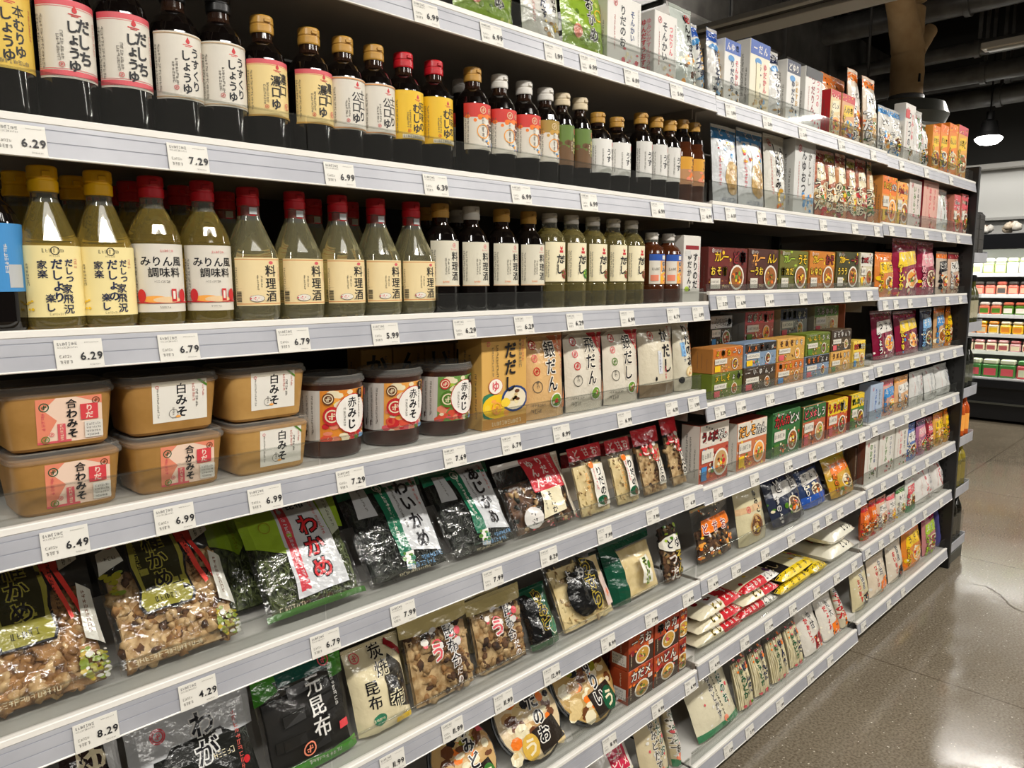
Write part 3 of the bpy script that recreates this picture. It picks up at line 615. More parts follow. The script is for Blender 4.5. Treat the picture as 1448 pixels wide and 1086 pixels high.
def soy_dsl(cols, base, band=None, bot=None, seed=1, ink='ink', extra=()):
    o = []
    if band: o += [('R', -.5, .92, .5, 1, band), ('R', -.5, .90, .5, .907, band)]
    if bot: o += [('R', -.5, .03, .5, .10, bot), ('R', -.5, .115, .5, .121, bot)]
    o += [('K', .05, .86, .08, 'red')]
    for i, t in enumerate(cols): o += [('T', t, .17-.16*i, .80-.06*i, .66/max(3.2, len(t)) if len(t) > 2 else .21, ink)]
    return o+[('M', .36, .35, .78, .05, 'redmicro', seed+1), ('M', -.14, .2, .6, .05, 'micro', seed+2), ('M', -.19, .2, .55, .05, 'micro', seed+3), ('S', -.16, .17, .035, 'red')]+list(extra)+KM
def ryo_dsl(): return [('S', .06, .90, .05, 'rose'), ('N', -.04, .16, .81, .035, 'rose', 2), ('T', '料理酒', .08, .77, .22, 'ink'), ('M', -.10, .25, .6, .05, 'micro', 2), ('M', -.16, .25, .62, .05, 'micro', 3), ('M', .22, .4, .75, .04, 'redmicro', 4), ('N', -.24, -.08, .09, .05, 'orange', 5), ('R', -.5, 0, .5, .02, 'd8b48a')]+KM
def dashi_dsl(k): return [('C', .06, .86, .05, .065, 'red'), ('C', .06, .90, .03, .035, 'ecdfbc'), ('R', -.02, .73, .14, .79, 'red'), ('T', 'たし', 0, .70, .27, 'ink', None, .95), ('T', 'さ', .14, .69, .20, 'ink'), ('C', .21, .2, .12, .13, '8a3a26' if k else 'green'), ('B', .10, .1, .32, .3, .04, 10, ['rose', 'leaf', 'ecdfbc'] if k else ['leaf', 'lgreen'], 4), ('M', -.14, .15, .45, .05, 'micro', 5)]+KM
def y1(k): return [('N', -.2, .14, .93, .06, 'ink', 3), ('O', -.02, .93, .06, .2, 'ink'), ('N', -.1, .06, .86, .03, 'micro', 4), ('T', 'だし'+('より', 'ょの')[k], -.01, .82, .155, 'navy'), ('T', 'だしつ', .16, .82, .115, 'navy'), ('T', '家楽', -.21, .80, .13, 'navy'), ('T', '家飛況', .11, .47, .145, 'navy'), ('T', '楽し', -.13, .33, .13, 'navy'), ('M', .26, .66, .82, .05, 'redmicro', 5), ('N', -.16, .06, .04, .03, 'micro', 6), ('B', -.47, .1, -.38, .3, .03, 6, ['yellow', 'lorange'], 7), ('M', -.42, .4, .75, .05, 'micro', 8)]
MIR = [('H', 'みりん風', .0, .745, .155, 'ink', 0, .98), ('H', '調味料', .03, .585, .155, 'ink', 0, 1.02), ('N', -.02, .2, .9, .04, 'rose', 3), ('N', -.13, .13, .45, .035, 'micro', 4), ('R', -.5, .13, .5, .15, 'red'), ('C', -.14, .19, .18, .05, 'lorange'), ('C', .05, .18, .2, .045, 'e9c89a'), ('R', .11, .15, .19, .34, 'red'), ('R', .13, .19, .17, .31, 'e6e0d2'), ('C', -.33, .24, .06, .1, 'red'), ('C', .3, .24, .06, .1, 'red'), ('N', -.08, .1, .07, .03, 'micro', 5)]+KM
def sit(o, px, L, b, r, ztop=None, dy=.018, rz=0):
    y = D+dy+r; z = LEV[L][b]; o.location = (xof(px, y, z+(ztop if ztop is not None else .18)), y, z+.0006); o.rotation_euler = (0, 0, R(rz)); return o
def behind(o, dy, look, cat, L, b, note=None, dx=0):
    c = copy_tree(o); c.location = (o.location.x+dx, o.location.y+dy, o.location.z); reg(c, look, cat, L, b, note); return c
# third shelf, near bay
bl = bottle('soy_sauce_bottle', 'soy', [('R', -.5, 0, .5, 1, 'sky'), ('M', -.1, .2, .8, .1, 'white', 2), ('M', .1, .2, .7, .07, 'white', 3), ('R', .12, .06, .34, .4, 'silver')], 'sky', 'black', 1.0)
reg(sit(bl, -12, 'C', 0, .034, .09), 'dark bottle with a plain blue wraparound label', 'bottle', 'C', 0)
for k, px in enumerate((59.5, 138)):
    o = bottle('seasoning_bottle', 'mirin1', y1(k), 'ylab', 'capyel'); reg(sit(o, px, 'C', 0, .0355, .19), 'yellow capped bottle of golden seasoning with pale yellow label', 'bottle', 'C', 0)
    c = behind(o, .078, 'yellow capped bottle standing in the second row', 'bottle', 'C', 0, None, -.012+.004*k)
behind(c, 0, 'yellow capped bottle standing in the second row', 'bottle', 'C', 0, None, -.145)
for k, px in enumerate((212.5, 285)):
    o = bottle('mirin_bottle', 'mirin2', MIR, 'paper', 'capred'); reg(sit(o, px, 'C', 0, .035, .19, rz=-6), 'red capped bottle of golden mirin seasoning with white label', 'bottle', 'C', 0)
    behind(o, .076, 'red capped bottle in the second row', 'bottle', 'C', 0, None, -.002)
    behind(o, .152, 'red capped bottle in the third row', 'bottle', 'C', 0, None, -.004)
sk = bottle('cooking_sake_bottle', 'sake', sake_dsl(), 'e8d3a2', 'capred', band=('capred', 'silver'))
for k, px in enumerate((350, 416, 477, 531, 581)):
    o = sk if k == 0 else copy_tree(sk); reg(sit(o, px, 'C', 0, .0375, .185), 'red capped bottle of cooking sake with cream label', 'bottle', 'C', 0)
    if k in (0, 2, 3): behind(o, .08, 'red capped sake bottle in the second row', 'bottle', 'C', 0)
dk = {c: bottle('cooking_sake_bottle', 'soy', ryo_dsl(), 'dcd6c2', c, 1.02) for c in ('capgold', 'capwhite')}
used = set()
for px, c in ((622, 'capgold'), (666, 'capwhite'), (709, 'capgold'), (747, 'capgold')):
    o = dk[c] if c not in used else copy_tree(dk[c]); used.add(c)
    reg(sit(o, px, 'C', 0, .0335, .19), 'dark cooking sake bottle with %s cap and pale label' % dict(capgold='gold', capwhite='white')[c], 'bottle', 'C', 0)
    if px in (622, 666): behind(o, .076, 'dark sake bottle in the second row', 'bottle', 'C', 0, None, .03)
ds = [bottle('dashi_bottle', 'dashi', dashi_dsl(k), 'ece2c0', 'capwhite') for k in (0, 1)]; used = set()
for i, px in enumerate((777, 808, 838, 867, 892.5)):
    k = 0 if i == 1 else 1; o = ds[k] if k not in used else copy_tree(ds[k]); used.add(k)
    reg(sit(o, px, 'C', 0, .031, .19), 'white capped bottle of clear dashi with %s label' % ('green leaf' if k == 0 else 'red bowl'), 'bottle', 'C', 0)
sd = [('R', -.5, .78, .5, 1, 'blue'), ('R', .05, .82, .3, .96, 'white'), ('R', -.05, 0, .5, .78, 'lorange'), ('W', .14, .35, .78, 2, 'navy', 'white', 4), ('B', -.05, .05, .4, .4, .08, 14, ['rose', 'yellow', 'cream'], 3), ('N', -.4, -.1, .5, .1, 'micro', 3), ('R', -.45, .1, -.15, .3, 'salmon')]
o = bottle('sauce_bottle', 'dashi', sd, 'paper', 'capwhite', .875, body='tsuyu'); reg(sit(o, 921.5, 'C', 0, .031, .165), 'short sauce bottle with white cap and blue and yellow label', 'bottle', 'C', 0)
o = copy_tree(o); reg(sit(o, 945, 'C', 0, .031, .165), 'short sauce bottle with white cap and blue and yellow label', 'bottle', 'C', 0)
# second shelf, near bay
S = 'soy sauce bottle with '
def soy(px, zt, dsl, base, cap, look, hs=1.0, kind='soy', **k):
    o = bottle('soy_sauce_bottle', kind, dsl, base, cap, hs, **k); reg(sit(o, px, 'B', 0, .0335, zt), look, 'bottle', 'B', 0); return o
def soy2(o, px, zt, look): c = copy_tree(o); reg(sit(c, px, 'B', 0, .0335, zt), look, 'bottle', 'B', 0); return c
soy(1, .085, soy_dsl(['本むりゆ', 'しょうゆ'], 'yellow', extra=[('N', -.2, .3, .09, .06, 'micro', 3)]), 'e0bd4e', 'capgold', 'dark '+S+'a yellow label beside the red banded ones', 1.14)
o = soy(93, .085, soy_dsl(['だしち', 'しょうゆ'], 0, 'rose', 'rose', 3), 'paper', 'black', 'dark '+S+'a white label between red bands', 1.14); soy2(o, 175, .085, 'dark '+S+'a white label between red bands')
o = soy(250, .085, soy_dsl(['うすくり', 'しょうゆ'], 0, None, None, 5, extra=[('R', -.5, .965, .5, .975, 'tan'), ('R', -.5, .025, .5, .035, 'tan')]), 'paper', 'black', 'black capped '+S+'a plain off-white label', 1.08); soy2(o, 314, .085, 'black capped '+S+'a plain off-white label')
o = soy(369.5, .19, soy_dsl(['濃口', '濃口ゆ'], 0, 'rose', None, 7, extra=[('R', -.5, 0, .5, .03, 'gold'), ('S', .24, .22, .06, 'rose')]), 'e8cf8e', 'capgold', 'gold capped soy bottle with yellowish label and red band'); soy2(o, 436, .19, 'gold capped soy bottle with yellowish label and red band')
o = soy(484, .19, soy_dsl(['士口り', '公口ゆ'], 0, None, None, 9, extra=[('R', -.5, .96, .5, .985, 'd9a06a'), ('R', -.5, .02, .5, .04, 'd9a06a')]), 'paper', 'capgold', 'gold capped soy bottle with white label edged in orange'); soy2(o, 528, .19, 'gold capped soy bottle with white label edged in orange')
o = soy(570, .19, soy_dsl(['旺味の', 'むしゆ'], 0, None, None, 11, extra=[('R', -.3, .02, .35, .1, 'cream'), ('N', -.28, .3, .06, .06, 'bluemicro', 3)]), 'e9bd22', 'capred', 'red capped '+S+'a bright yellow label'); soy2(o, 613, .19, 'red capped '+S+'a bright yellow label')
def flame(c1, c2): return [('R', -.5, .70, .5, 1, c1), ('B', -.5, .6, .5, .74, .1, 14, [c2], 3), ('S', -.05, .86, .08, 'dbc39a'), ('S', .16, .86, .06, 'dbc39a'), ('T', '味のり', .2, .74, .17, 'ink'), ('T', '生日', .11, .58, .13, 'dred'), ('M', -.06, .15, .7, .07, 'micro', 4), ('O', -.05, .4, .16, .14, 'lorange'), ('B', -.02, .08, .3, .2, .05, 7, ['sky', 'rose', 'lorange'], 5)]+KM
for b_, ch in (): pass
o = soy(668, .19, flame('d2342a', 'ee7a20'), 'paper', 'capgold', 'gold capped '+S+'a red and white label', 1.03)
o = soy(706, .19, flame('d2342a', 'ee7a20'), 'paper', 'capwhite', 'white capped '+S+'a red and white label', 1.03); soy2(o, 741, .19, 'white capped '+S+'a red and white label')
behind(o, .08, 'white capped soy bottle in the second row', 'bottle', 'B', 0, None, -.03)
soy(771, .19, flame('a98a3a', 'gold'), 'paper', 'capwhite', 'white capped '+S+'an ochre and white label', 1.02, ws=.88)
gr = [('R', -.5, .5, .5, 1, '5f7a2c'), ('B', -.5, .3, .5, .6, .12, 24, ['5f7a2c', '6a4a26'], 3), ('S', .2, .86, .07, 'salmon'), ('W', .16, .3, .72, 3, 'd8c878', 'dgreen', 4), ('M', .02, .3, .6, .07, 'cream', 3)]
o = soy(795, .19, gr, '6a4a26', 'd8c8a8', 'cream capped '+S+'a green and brown label', 1.01, ws=.78); soy2(o, 820, .19, 'cream capped '+S+'a green and brown label')
wh = [('W', .0, .3, .72, 2, 'ink', None, 6), ('W', .2, .4, .75, 2, 'ink', None, 8), ('C', .2, .86, .05, .08, 'rose'), ('M', .26, .1, .5, .06, 'redmicro', 3), ('M', -.2, .2, .7, .06, 'micro', 4)]+KM
o = soy(845, .165, wh, 'e6e4de', 'capgold', 'small gold capped '+S+'a white label', .9); soy2(o, 872, .165, 'small gold capped '+S+'a white label')
o = soy(906, .19, wh, 'dcdad4', 'capgold', 'slim gold capped '+S+'a greyish white label', 1.02, ws=.86)
for px in (928, 947): soy2(o, px, .19, 'slim gold capped '+S+'a greyish white label')
am = [('R', -.5, .55, .5, 1, 'd79a22'), ('B', -.1, .55, .4, .95, .09, 8, ['yellow', 'brown'], 3), ('W', .16, .45, .9, 2, 'brown', None, 4), ('B', -.2, .1, .4, .5, .1, 14, ['salmon', 'cream', 'orange'], 5)]
o = soy(964.5, .19, am, 'b8875a', 'capgold', 'brown sauce bottle with gold cap and amber label', 1.05, 'tsuyu'); soy2(o, 981, .19, 'brown sauce bottle with gold cap and amber label')

# ------------------------------------------------------------------ miso, stock and cartons of the fourth shelf, near bay
Z4 = LEV['D'][0]; Y4 = D+.022
AW = [('P', [(-.5, .62), (-.2, 1), (-.5, 1)], 'salmon'), ('P', [(.1, 1), (.5, .8), (.5, 1)], 'salmon'), ('P', [(-.5, 0), (-.42, 0), (-.2, .5), (-.5, .9)], 'salmon'), ('R', -.5, 0, .0, .05, 'rose'), ('S', -.38, .82, .10, 'dgreen'), ('S', .40, .88, .08, 'brown'), ('M', -.40, .25, .7, .09, 'rose', 3), ('R', -.2, .02, -.08, .42, 'rose'), ('M', -.14, .05, .4, .08, 'cream', 4), ('S', -.29, .2, .05, 'rose'),
    ('R', .15, .46, .42, .82, 'd8434a'), ('W', .285, .48, .80, 2, 'f2d8c8', None, 5), ('T', '%s', .02, .97, .225, 'ink'), ('R', .2, .04, .48, .42, 'white'), ('N', .23, .45, .34, .05, 'ink', 6), ('N', .22, .46, .26, .05, 'micro', 7), ('N', .22, .46, .18, .05, 'micro', 8), ('N', .23, .42, .1, .05, 'ink', 9), ('S', -.38, .1, .08, 'leaf')]
def aw(t): return [d[:1]+(t,)+d[2:] if d[0] == 'T' else d for d in AW]
SW = [('T', '白みそ', .02, .95, .29, 'ink'), ('M', -.40, .1, .85, .06, 'micro', 3), ('O', -.41, .88, .04, .3, 'rose'), ('M', .24, .4, .9, .08, 'redmicro', 4), ('M', .30, .3, .75, .08, 'micro', 5), ('P', [(.3, 1), (.5, .8), (.5, .86), (.37, 1)], 'leaf'), ('M', .42, .55, .85, .06, 'redmicro', 6), ('O', -.13, .2, .11, .1, 'micro'), ('M', -.13, .1, .35, .06, 'micro', 7), ('C', -.05, .12, .06, .03, 'lorange')]
TW, TH = .137, .083
awl = [('R', -.5, 0, .5, 1, 'f0d2bc')]
def misotub(x, dz, paste, dsl, look, lz=.008, lx=.010, base='f0d2bc', lw=.076, lh=.058, cat='tub'):
    o = tub('miso_tub', TW, TH, paste, [('R', -.5, 0, .5, 1, base)]+dsl, lw, lh, lz, lx); stand_at(o, x, Y4, Z4+dz); reg(o, look, cat, 'D', 0); return o
misotub(.266, 0, 'misop', aw('合わみそ'), 'tub of brown miso with salmon label, lower one of the outermost stack')
misotub(.262, TH+.001, 'misop', aw('合わみそ'), 'tub of brown miso with salmon label, upper one of the outermost stack')
misotub(.408, 0, 'misop', aw('合かみそ'), 'tub of brown miso with salmon label under a white labelled tub')
misotub(.404, TH+.001, 'misop', SW, 'tub of miso with white label on top of a salmon labelled tub', .016, .008, 'e8e4da')
misotub(.551, 0, 'misol', SW, 'tub of pale miso with white label beside the round jars, lower', .010, .012, 'e8e4da', .070)
misotub(.548, TH+.001, 'misol', SW, 'tub of pale miso with white label beside the round jars, upper', .016, .006, 'e8e4da', .072)
def JL(k): return [('R', -.5, 0, -.2, 1, 'c9c6c0'), ('M', -.42, .1, .9, .05, 'micro', 3), ('M', -.36, .1, .9, .05, 'micro', 4), ('M', -.29, .1, .9, .05, 'micro', 5), ('R', -.2, 0, .5, 1, ('e08a2c', 'e8a24a', '6f9a4a')[k]), ('B', -.18, .55, .3, 1, .16, 16, [('yellow', 'lorange', 'cream'), ('rose', 'lorange', 'cream'), ('leaf', 'lgreen', 'cream')][k], 6), ('B', -.18, 0, .48, .42, .13, 40, ['red', 'rose', 'd8523a', 'cream', 'salmon'], 7+k), ('B', .2, 0, .5, .22, .09, 14, ['sky', 'lblue', 'brown', 'leaf'], 8), ('B', .34, .3, .5, .8, .08, 12, ['brown', 'tan', 'lorange'], 9), ('C', -.11, .84, .11, .12, ('brown', 'brown', 'red')[k]), ('S', -.11, .84, .09, 'cream'), ('C', -.07, .50, .17, .19, ('red', 'red', 'leaf')[k]), ('S', -.07, .50, .13, 'cream'),
    ('C', .17, .52, .37, .40, 'red'), ('C', .17, .52, .355, .385, 'f2eee6'), ('T', ('赤みじ', '赤みそ', '赤みじ')[k], .16, .86, .22, 'ink'), ('M', .065, .25, .65, .06, 'micro', 10), ('M', .26, .4, .8, .06, 'micro', 11), ('R', .24, .82, .31, 1, 'ink'), ('M', .275, .84, .98, .06, 'cream', 12), ('S', .42, .9, .07, 'red')]
for k, (l_, r_, t_) in enumerate(((421, 512, 533), (511, 594, 523), (592, 668, 510))):
    xc, ww, hh = span('D', 0, l_, r_, t_, Y4+.03); x = xof((l_+r_)/2-(5 if k == 2 else 0), Y4+.06, Z4+.07)
    o = tub('miso_jar', .122, .140, 'misor', [('R', -.5, 0, .5, 1, 'e4e0d8')]+JL(k), .150, .086, .030, -.016, e=2, asp=1.0)
    stand_at(o, x, Y4, Z4); reg(o, ('round jar of red miso next to the pale miso tubs', 'round jar of red miso standing between two other jars', 'round jar of red miso with green topped picture label')[k], 'jar', 'D', 0)
def put_carton(L, b, l_, r_, t_, dsl, base, look, name='carton', dp=.05, cat='box', y0=D+.022, z0=None, rz=0, note=None, h=None, **k):
    xc, ww, hh = span(L, b, l_, r_, t_, y0, 0, z0); hh = h or hh
    o = carton(name, ww-.002, hh, dp, dsl, base, **k); stand_at(o, xc, y0, LEV[L][b] if z0 is None else z0, R(rz)); reg(o, look, cat, L, b, note); return o
def put_pouch(L, b, l_, r_, t_, dsl, base, look, name='pouch', t=.05, lean=8, cat='pouch', y0=D+.022, seed=1, rz=0, note=None, clear=None, h=None, **k):
    a = R(lean); xc, ww, hh = span(L, b, l_, r_, t_, y0+.004, a); hh = h or hh
    o = pouch(name, ww*.995, hh, t, dsl, base, seed, a, **k) if not clear else clear_bag(name, ww*.995, hh, t, clear, dsl, seed, a, **k)
    stand_at(o, xc, y0, LEV[L][b], R(rz)); reg(o, look, cat, L, b, note); return o
DD = [('R', -.5, 0, .5, .11, 'c08a3c'), ('N', -.3, .4, .05, .05, 'cream', 3), ('C', -.32, .25, .20, .14, '2f7a5a'), ('C', -.18, .24, .22, .13, 'yellow'), ('B', -.45, .14, .1, .3, .05, 14, ['yellow', 'egg', 'lorange'], 4), ('F', .22, .30, .205, .145, '24407a', 'e8dcc0', ['cream', 'wheat', 'e8d9a8', 'brown'], 5), ('C', .0, .27, .07, .05, 'egg'), ('C', -.22, .46, .105, .085, 'red'), ('C', -.22, .46, .10, .08, 'f4ecdc'), ('W', -.22, .40, .52, 1, 'rose', None, 3), ('S', -.2, .22, .07, 'lorange'), ('T', 'だだし', .12, .93, .185, 'ink'), ('M', -.18, .55, .9, .04, 'ink', 6), ('M', -.28, .55, .88, .03, 'micro', 7), ('M', .34, .6, .95, .05, 'micro', 8), ('M', .40, .7, .95, .04, 'redmicro', 9), ('O', -.38, .92, .025, .3, 'rose')]
put_carton('D', 0, 681, 745, 474, DD, 'd9ab5c', 'tall gold carton of soup stock with a blue bowl picture', 'stock_carton', .07)
def ST(base, k): return [('P', [(.05, 1), (.5, 1), (.5, .62), (.32, .75)], 'red' if k else 'd87a4a'), ('M', .36, .68, .97, .07, 'cream', 3), ('P', [(-.5, 1), (-.2, 1), (-.5, .9)], '8a7a6a'), ('S', -.30, .86, .055, 'red'), ('S', -.30, .71, .045, 'rose'), ('S', -.28, .56, .05, 'red' if k < 2 else 'leaf'), ('O', -.28, .38, .07, .12, 'micro'), ('M', -.28, .33, .44, .05, 'micro', 4), ('U', ('銀だん', '飛だん', '銀だし')[k], .08, .90, .20, 'ink', 'f4ecdc'), ('M', .36, .42, .64, .05, 'redmicro', 5), ('F', .16, .20, .11, .085, 'f0ece0', 'pea', ['green', 'red', 'cream', 'leaf'], 6+k), ('P', [(.34, .1), (.44, .42), (.40, .1)], 'orange'), ('N', -.42, -.12, .17, .035, 'micro', 8), ('N', -.42, -.2, .1, .05, 'micro', 9)]
put_pouch('D', 0, 745, 802, 471, ST(0, 0), 'd9b078', 'tan stock pouch with red corner beside the gold carton', 'stock_pouch', .04, 3, seed=3, wr=.5)
put_pouch('D', 0, 803, 857, 467, ST(0, 1), 'ddd5c4', 'white stock pouch with red corner and three round seals', 'stock_pouch', .04, 3, seed=4, wr=.5)
put_pouch('D', 0, 857, 907, 463, ST(0, 2), 'ddd5c4', 'white stock pouch with red corner and a small green bowl', 'stock_pouch', .04, 3, seed=5, wr=.5)
KD = [('R', -.5, 0, .5, .17, '8a7458'), ('S', -.22, .84, .06, 'red'), ('T', 'かだし', .16, .93, .21, 'ink'), ('R', -.12, .3, .0, .62, 'd8dade'), ('M', -.06, .32, .6, .05, 'bluemicro', 3), ('M', .36, .55, .95, .06, 'red', 4), ('M', .08, .2, .4, .05, 'rose', 5), ('C', -.2, .24, .02, .03, 'ink')]
KE = [('W', .12, .35, .95, 4, 'ink', None, 5), ('R', -.3, .5, -.06, .7, 'lblue'), ('M', -.18, .42, .75, .06, 'bluemicro', 4), ('F', .1, .27, .11, .08, 'wheat', 'f0d8a8', ['orange', 'cream', 'tan'], 5), ('C', -.3, .16, .05, .05, 'ink'), ('M', .38, .5, .95, .06, 'orange', 4)]
put_pouch('D', 0, 909, 958, 459, KD, 'd6cdb6', 'pale stock pouch with large black vertical lettering in a clear sleeve', 'stock_pouch', .05, 4, seed=6, wr=.6, backc='c9c2b4')
put_pouch('D', 0, 959, 993, 456, KE, 'd6cfba', 'pale stock pouch with an onion picture at the shelf end', 'stock_pouch', .05, 4, seed=7, wr=.6)
for i, (l_, r_) in enumerate(((511, 556), (557, 601), (602, 643), (644, 668))): put_carton('D', 0, l_, r_, 481, [('W', 0, .62, .95, 1, 'ink', None, i), ('S', 0, .5, .09, 'brown'), ('M', .3, .2, .9, .05, 'micro', i)], 'c99f52', 'gold stock box in the row behind the round jars', 'stock_carton', .05, y0=D+.21, h=.16)
# white cartons at the end of the third shelf
WC = [('R', -.4, .8, .4, .86, 'dred'), ('W', -.15, .15, .75, 5, 'ink', None, 8), ('W', .2, .2, .75, 4, 'ink', None, 12), ('R', -.42, .7, -.1, .78, 'lgrey'), ('C', -.3, .2, .06, .04, 'lgreen'), ('M', .4, .2, .7, .04, 'rose', 3)]
put_carton('C', 0, 966, 998, 334, WC, 'dedad2', 'white drink carton with two columns of black lettering', 'drink_carton', .06)
put_carton('C', 0, 951, 963, 336, [('M', 0, .2, .8, .05, 'micro', 3)], 'cfc9be', 'white drink carton behind the short sauce bottles', 'drink_carton', .06, y0=D+.10)

# ------------------------------------------------------------------ fifth shelf, near bay: dried food bags reclining on the shelf
PLQ = [('P', [(-.26, .34), (.14, .34), (.17, .40), (.15, .56), (.18, .70), (.14, .97), (-.24, .97), (-.28, .70), (-.25, .52), (-.29, .40)], 'ink'), ('P', [(-.24, .355), (.12, .355), (.15, .41), (.13, .56), (.16, .70), (.12, .955), (-.22, .955), (-.26, .70), (-.23, .52), (-.27, .41)], '8f8a3a'), ('P', [(-.20, .50), (.10, .50), (.12, .70), (.10, .92), (-.18, .92), (-.22, .70)], '2a2a18'),
    ('U', '椎かめ', -.05, .93, .148, 'ink', '9a9440'), ('N', -.16, .06, .42, .045, 'ink', 3), ('M', -.20, .62, .94, .035, '9a9440', 4), ('R', .14, .80, .27, .98, 'c8322c'), ('P', [(.15, .82), (.20, .82), (.30, .46), (.27, .44)], 'd8443a'), ('P', [(.21, .82), (.25, .82), (.38, .50), (.35, .47)], 'c8322c'), ('M', .20, .5, .85, .03, 'ink', 5),
    ('P', [(.27, .78), (.42, .84), (.42, .98), (.28, .98)], 'd8d6cc'), ('M', .32, .8, .95, .03, 'ink', 6), ('M', .37, .82, .95, .03, 'micro', 7), ('P', [(.34, .30), (.48, .24), (.46, .62), (.36, .68)], 'c9c8bd'), ('M', .40, .32, .62, .035, 'brown', 8), ('B', .26, .03, .46, .24, .03, 40, ['7a8a34', 'olive', 'bamboo', 'c9c8bd'], 9), ('P', [(-.48, .70), (-.30, .76), (-.32, .90), (-.46, .86)], 'c9c8bd'), ('N', -.45, -.33, .80, .03, 'ink', 10), ('O', -.36, .93, .06, .2, 'c8322c'), ('N', -.42, -.30, .93, .03, 'c8322c', 11), ('N', -.4, .12, .05, .035, 'cream', 12), ('B', -.48, .5, -.36, .72, .03, 16, ['7a8a34', 'olive'], 13), ('R', -.5, .955, .5, 1, 'olive')]
def bag(L, b, l_, r_, inside, dsl, look, h=None, t_=None, lean=34, t=.05, name='snack_bag', cat='bag', y0=D+.03, seed=1, rz=0, **k):
    a = R(lean); tp = t_ or 800; xc, ww, hh = span(L, b, l_, r_, tp, y0+.015, a) if t_ else (0, 0, h)
    if not t_:
        zm, ym = LEV[L][b]+h/2*math.cos(a), y0+.015+h/2*math.sin(a); x0, x1 = xof(l_, ym, zm), xof(r_, ym, zm); xc, ww = (x0+x1)/2, x1-x0
    o = clear_bag(name, ww*.995, hh, t, inside, dsl, seed, a, **k); stand_at(o, xc, y0, LEV[L][b], R(rz)); reg(o, look, cat, L, b); return o
bag('E', 0, -72, 141, 'mush', PLQ, 'clear bag of chunky dried mushrooms with gold and black plaque, nearest the camera', .215, name='mushroom_bag', seed=2, n=150, cs=.0135, fill=.66)
bag('E', 0, 142, 322, 'mush2', PLQ, 'clear bag of sliced dried mushrooms with gold plaque and red tassel print', .21, name='mushroom_bag', seed=3, n=170, cs=.0115, fill=.70)
GW = [('R', -.5, .62, .5, 1, '8fae2a'), ('P', [(-.5, .62), (-.1, .45), (.2, .62)], '8fae2a')]
bag('E', 0, 300, 372, 'weedg', GW+[('M', -.1, .5, .8, .04, 'olive', 3)], 'lime topped seaweed bag half hidden behind its neighbour', .20, name='seaweed_bag', y0=D+.105, seed=4, n=60, fill=.6)
W4 = GW+[('P', [(-.22, .10), (.34, .13), (.26, .98), (-.16, .98)], 'c6c8ca'), ('P', [(-.18, .15), (-.08, .155), (-.06, .93), (-.14, .93)], 'c8404a'), ('M', -.11, .2, .9, .04, 'c6c8ca', 3), ('U', 'わかめ', .10, .80, .2, 'c8262c', 'ink'), ('H', '昆布', .06, .90, .09, 'ink'), ('M', .22, .55, .93, .035, 'redmicro', 4), ('P', [(.30, .55), (.42, .6), (.40, .97), (.28, .97)], 'b9c0a8'), ('M', .36, .6, .92, .035, 'micro', 5), ('N', -.4, -.15, .06, .04, 'cream', 6), ('N', -.1, .2, .04, .03, 'lgrey', 7), ('O', -.3, .75, .05, .15, 'olive'), ('R', -.5, 0, .5, .05, '4c7d3a')]
bag('E', 0, 350, 492, 'weedg', W4, 'lime topped seaweed bag with silver panel and red lettering', .205, name='seaweed_bag', seed=5, n=150, fill=.62)
W5 = [('R', -.5, .84, .5, 1, '12694a'), ('P', [(-.08, .22), (.40, .14), (.44, .97), (-.02, .97)], 'c6c8ca'), ('P', [(-.12, .18), (.02, .16), (.02, .95), (-.14, .95)], '12694a'), ('M', -.05, .3, .88, .05, 'white', 3), ('S', -.06, .88, .05, 'white'), ('P', [(-.10, .05), (.0, .03), (.04, .2), (-.06, .2)], 'white'), ('B', -.1, .05, .02, .2, .035, 8, ['12694a', 'leaf'], 4), ('T', 'わいかめ', .21, .93, .185, 'ink'), ('M', .36, .6, .94, .05, 'redmicro', 5), ('M', .08, .4, .88, .035, 'micro', 6), ('P', [(-.4, .62), (-.2, .60), (-.2, .9), (-.36, .92)], 'c6c8ca'), ('M', -.28, .65, .9, .03, 'micro', 7), ('N', -.1, .3, .06, .05, 'lblue', 8), ('N', .1, .4, .11, .04, 'lblue', 9), ('N', -.2, .2, .02, .03, 'cream', 10)]
bag('E', 0, 494, 612, 'weed', W5, 'bag of black wakame with a dark green band and bold black lettering', .20, name='seaweed_bag', seed=6, n=140, fill=.72)
W6 = [d for d in W5 if d[0] != 'T']+[('T', 'あじかめ', .20, .93, .18, 'ink')]
bag('E', 0, 613, 706, 'weed', W6, 'bag of black wakame next to the red and white bag', .19, name='seaweed_bag', seed=8, n=120, fill=.72)
W7 = [('R', -.10, .48, .40, 1, 'c8303a'), ('W', .02, .52, .96, 3, 'f0d8d0', None, 3), ('W', .18, .55, .98, 3, 'f0d8d0', None, 5), ('M', .32, .5, .98, .05, 'f0d8d0', 4), ('P', [(-.12, .12), (.28, .16), (.30, .50), (-.02, .48)], 'e0d6b4'), ('W', .10, .15, .46, 3, 'ink', None, 7), ('M', -.02, .18, .45, .05, 'micro', 5), ('C', -.24, .18, .16, .14, 'd8d4ce'), ('W', -.24, .08, .26, 2, 'ink', None, 9), ('R', .40, .05, .5, 1, 'd9cdb8'), ('M', .45, .3, .9, .06, 'rose', 6), ('B', -.3, 0, .5, .08, .03, 12, ['rose', 'pink'], 7), ('R', -.5, .9, -.1, 1, 'd8d2cc')]
bag('E', 0, 709, 802, 'mix', W7, 'bag of dried ingredients with a big red printed flap', .165, name='dried_food_bag', seed=9, n=90, cs=.009, lean=28, fill=.7)
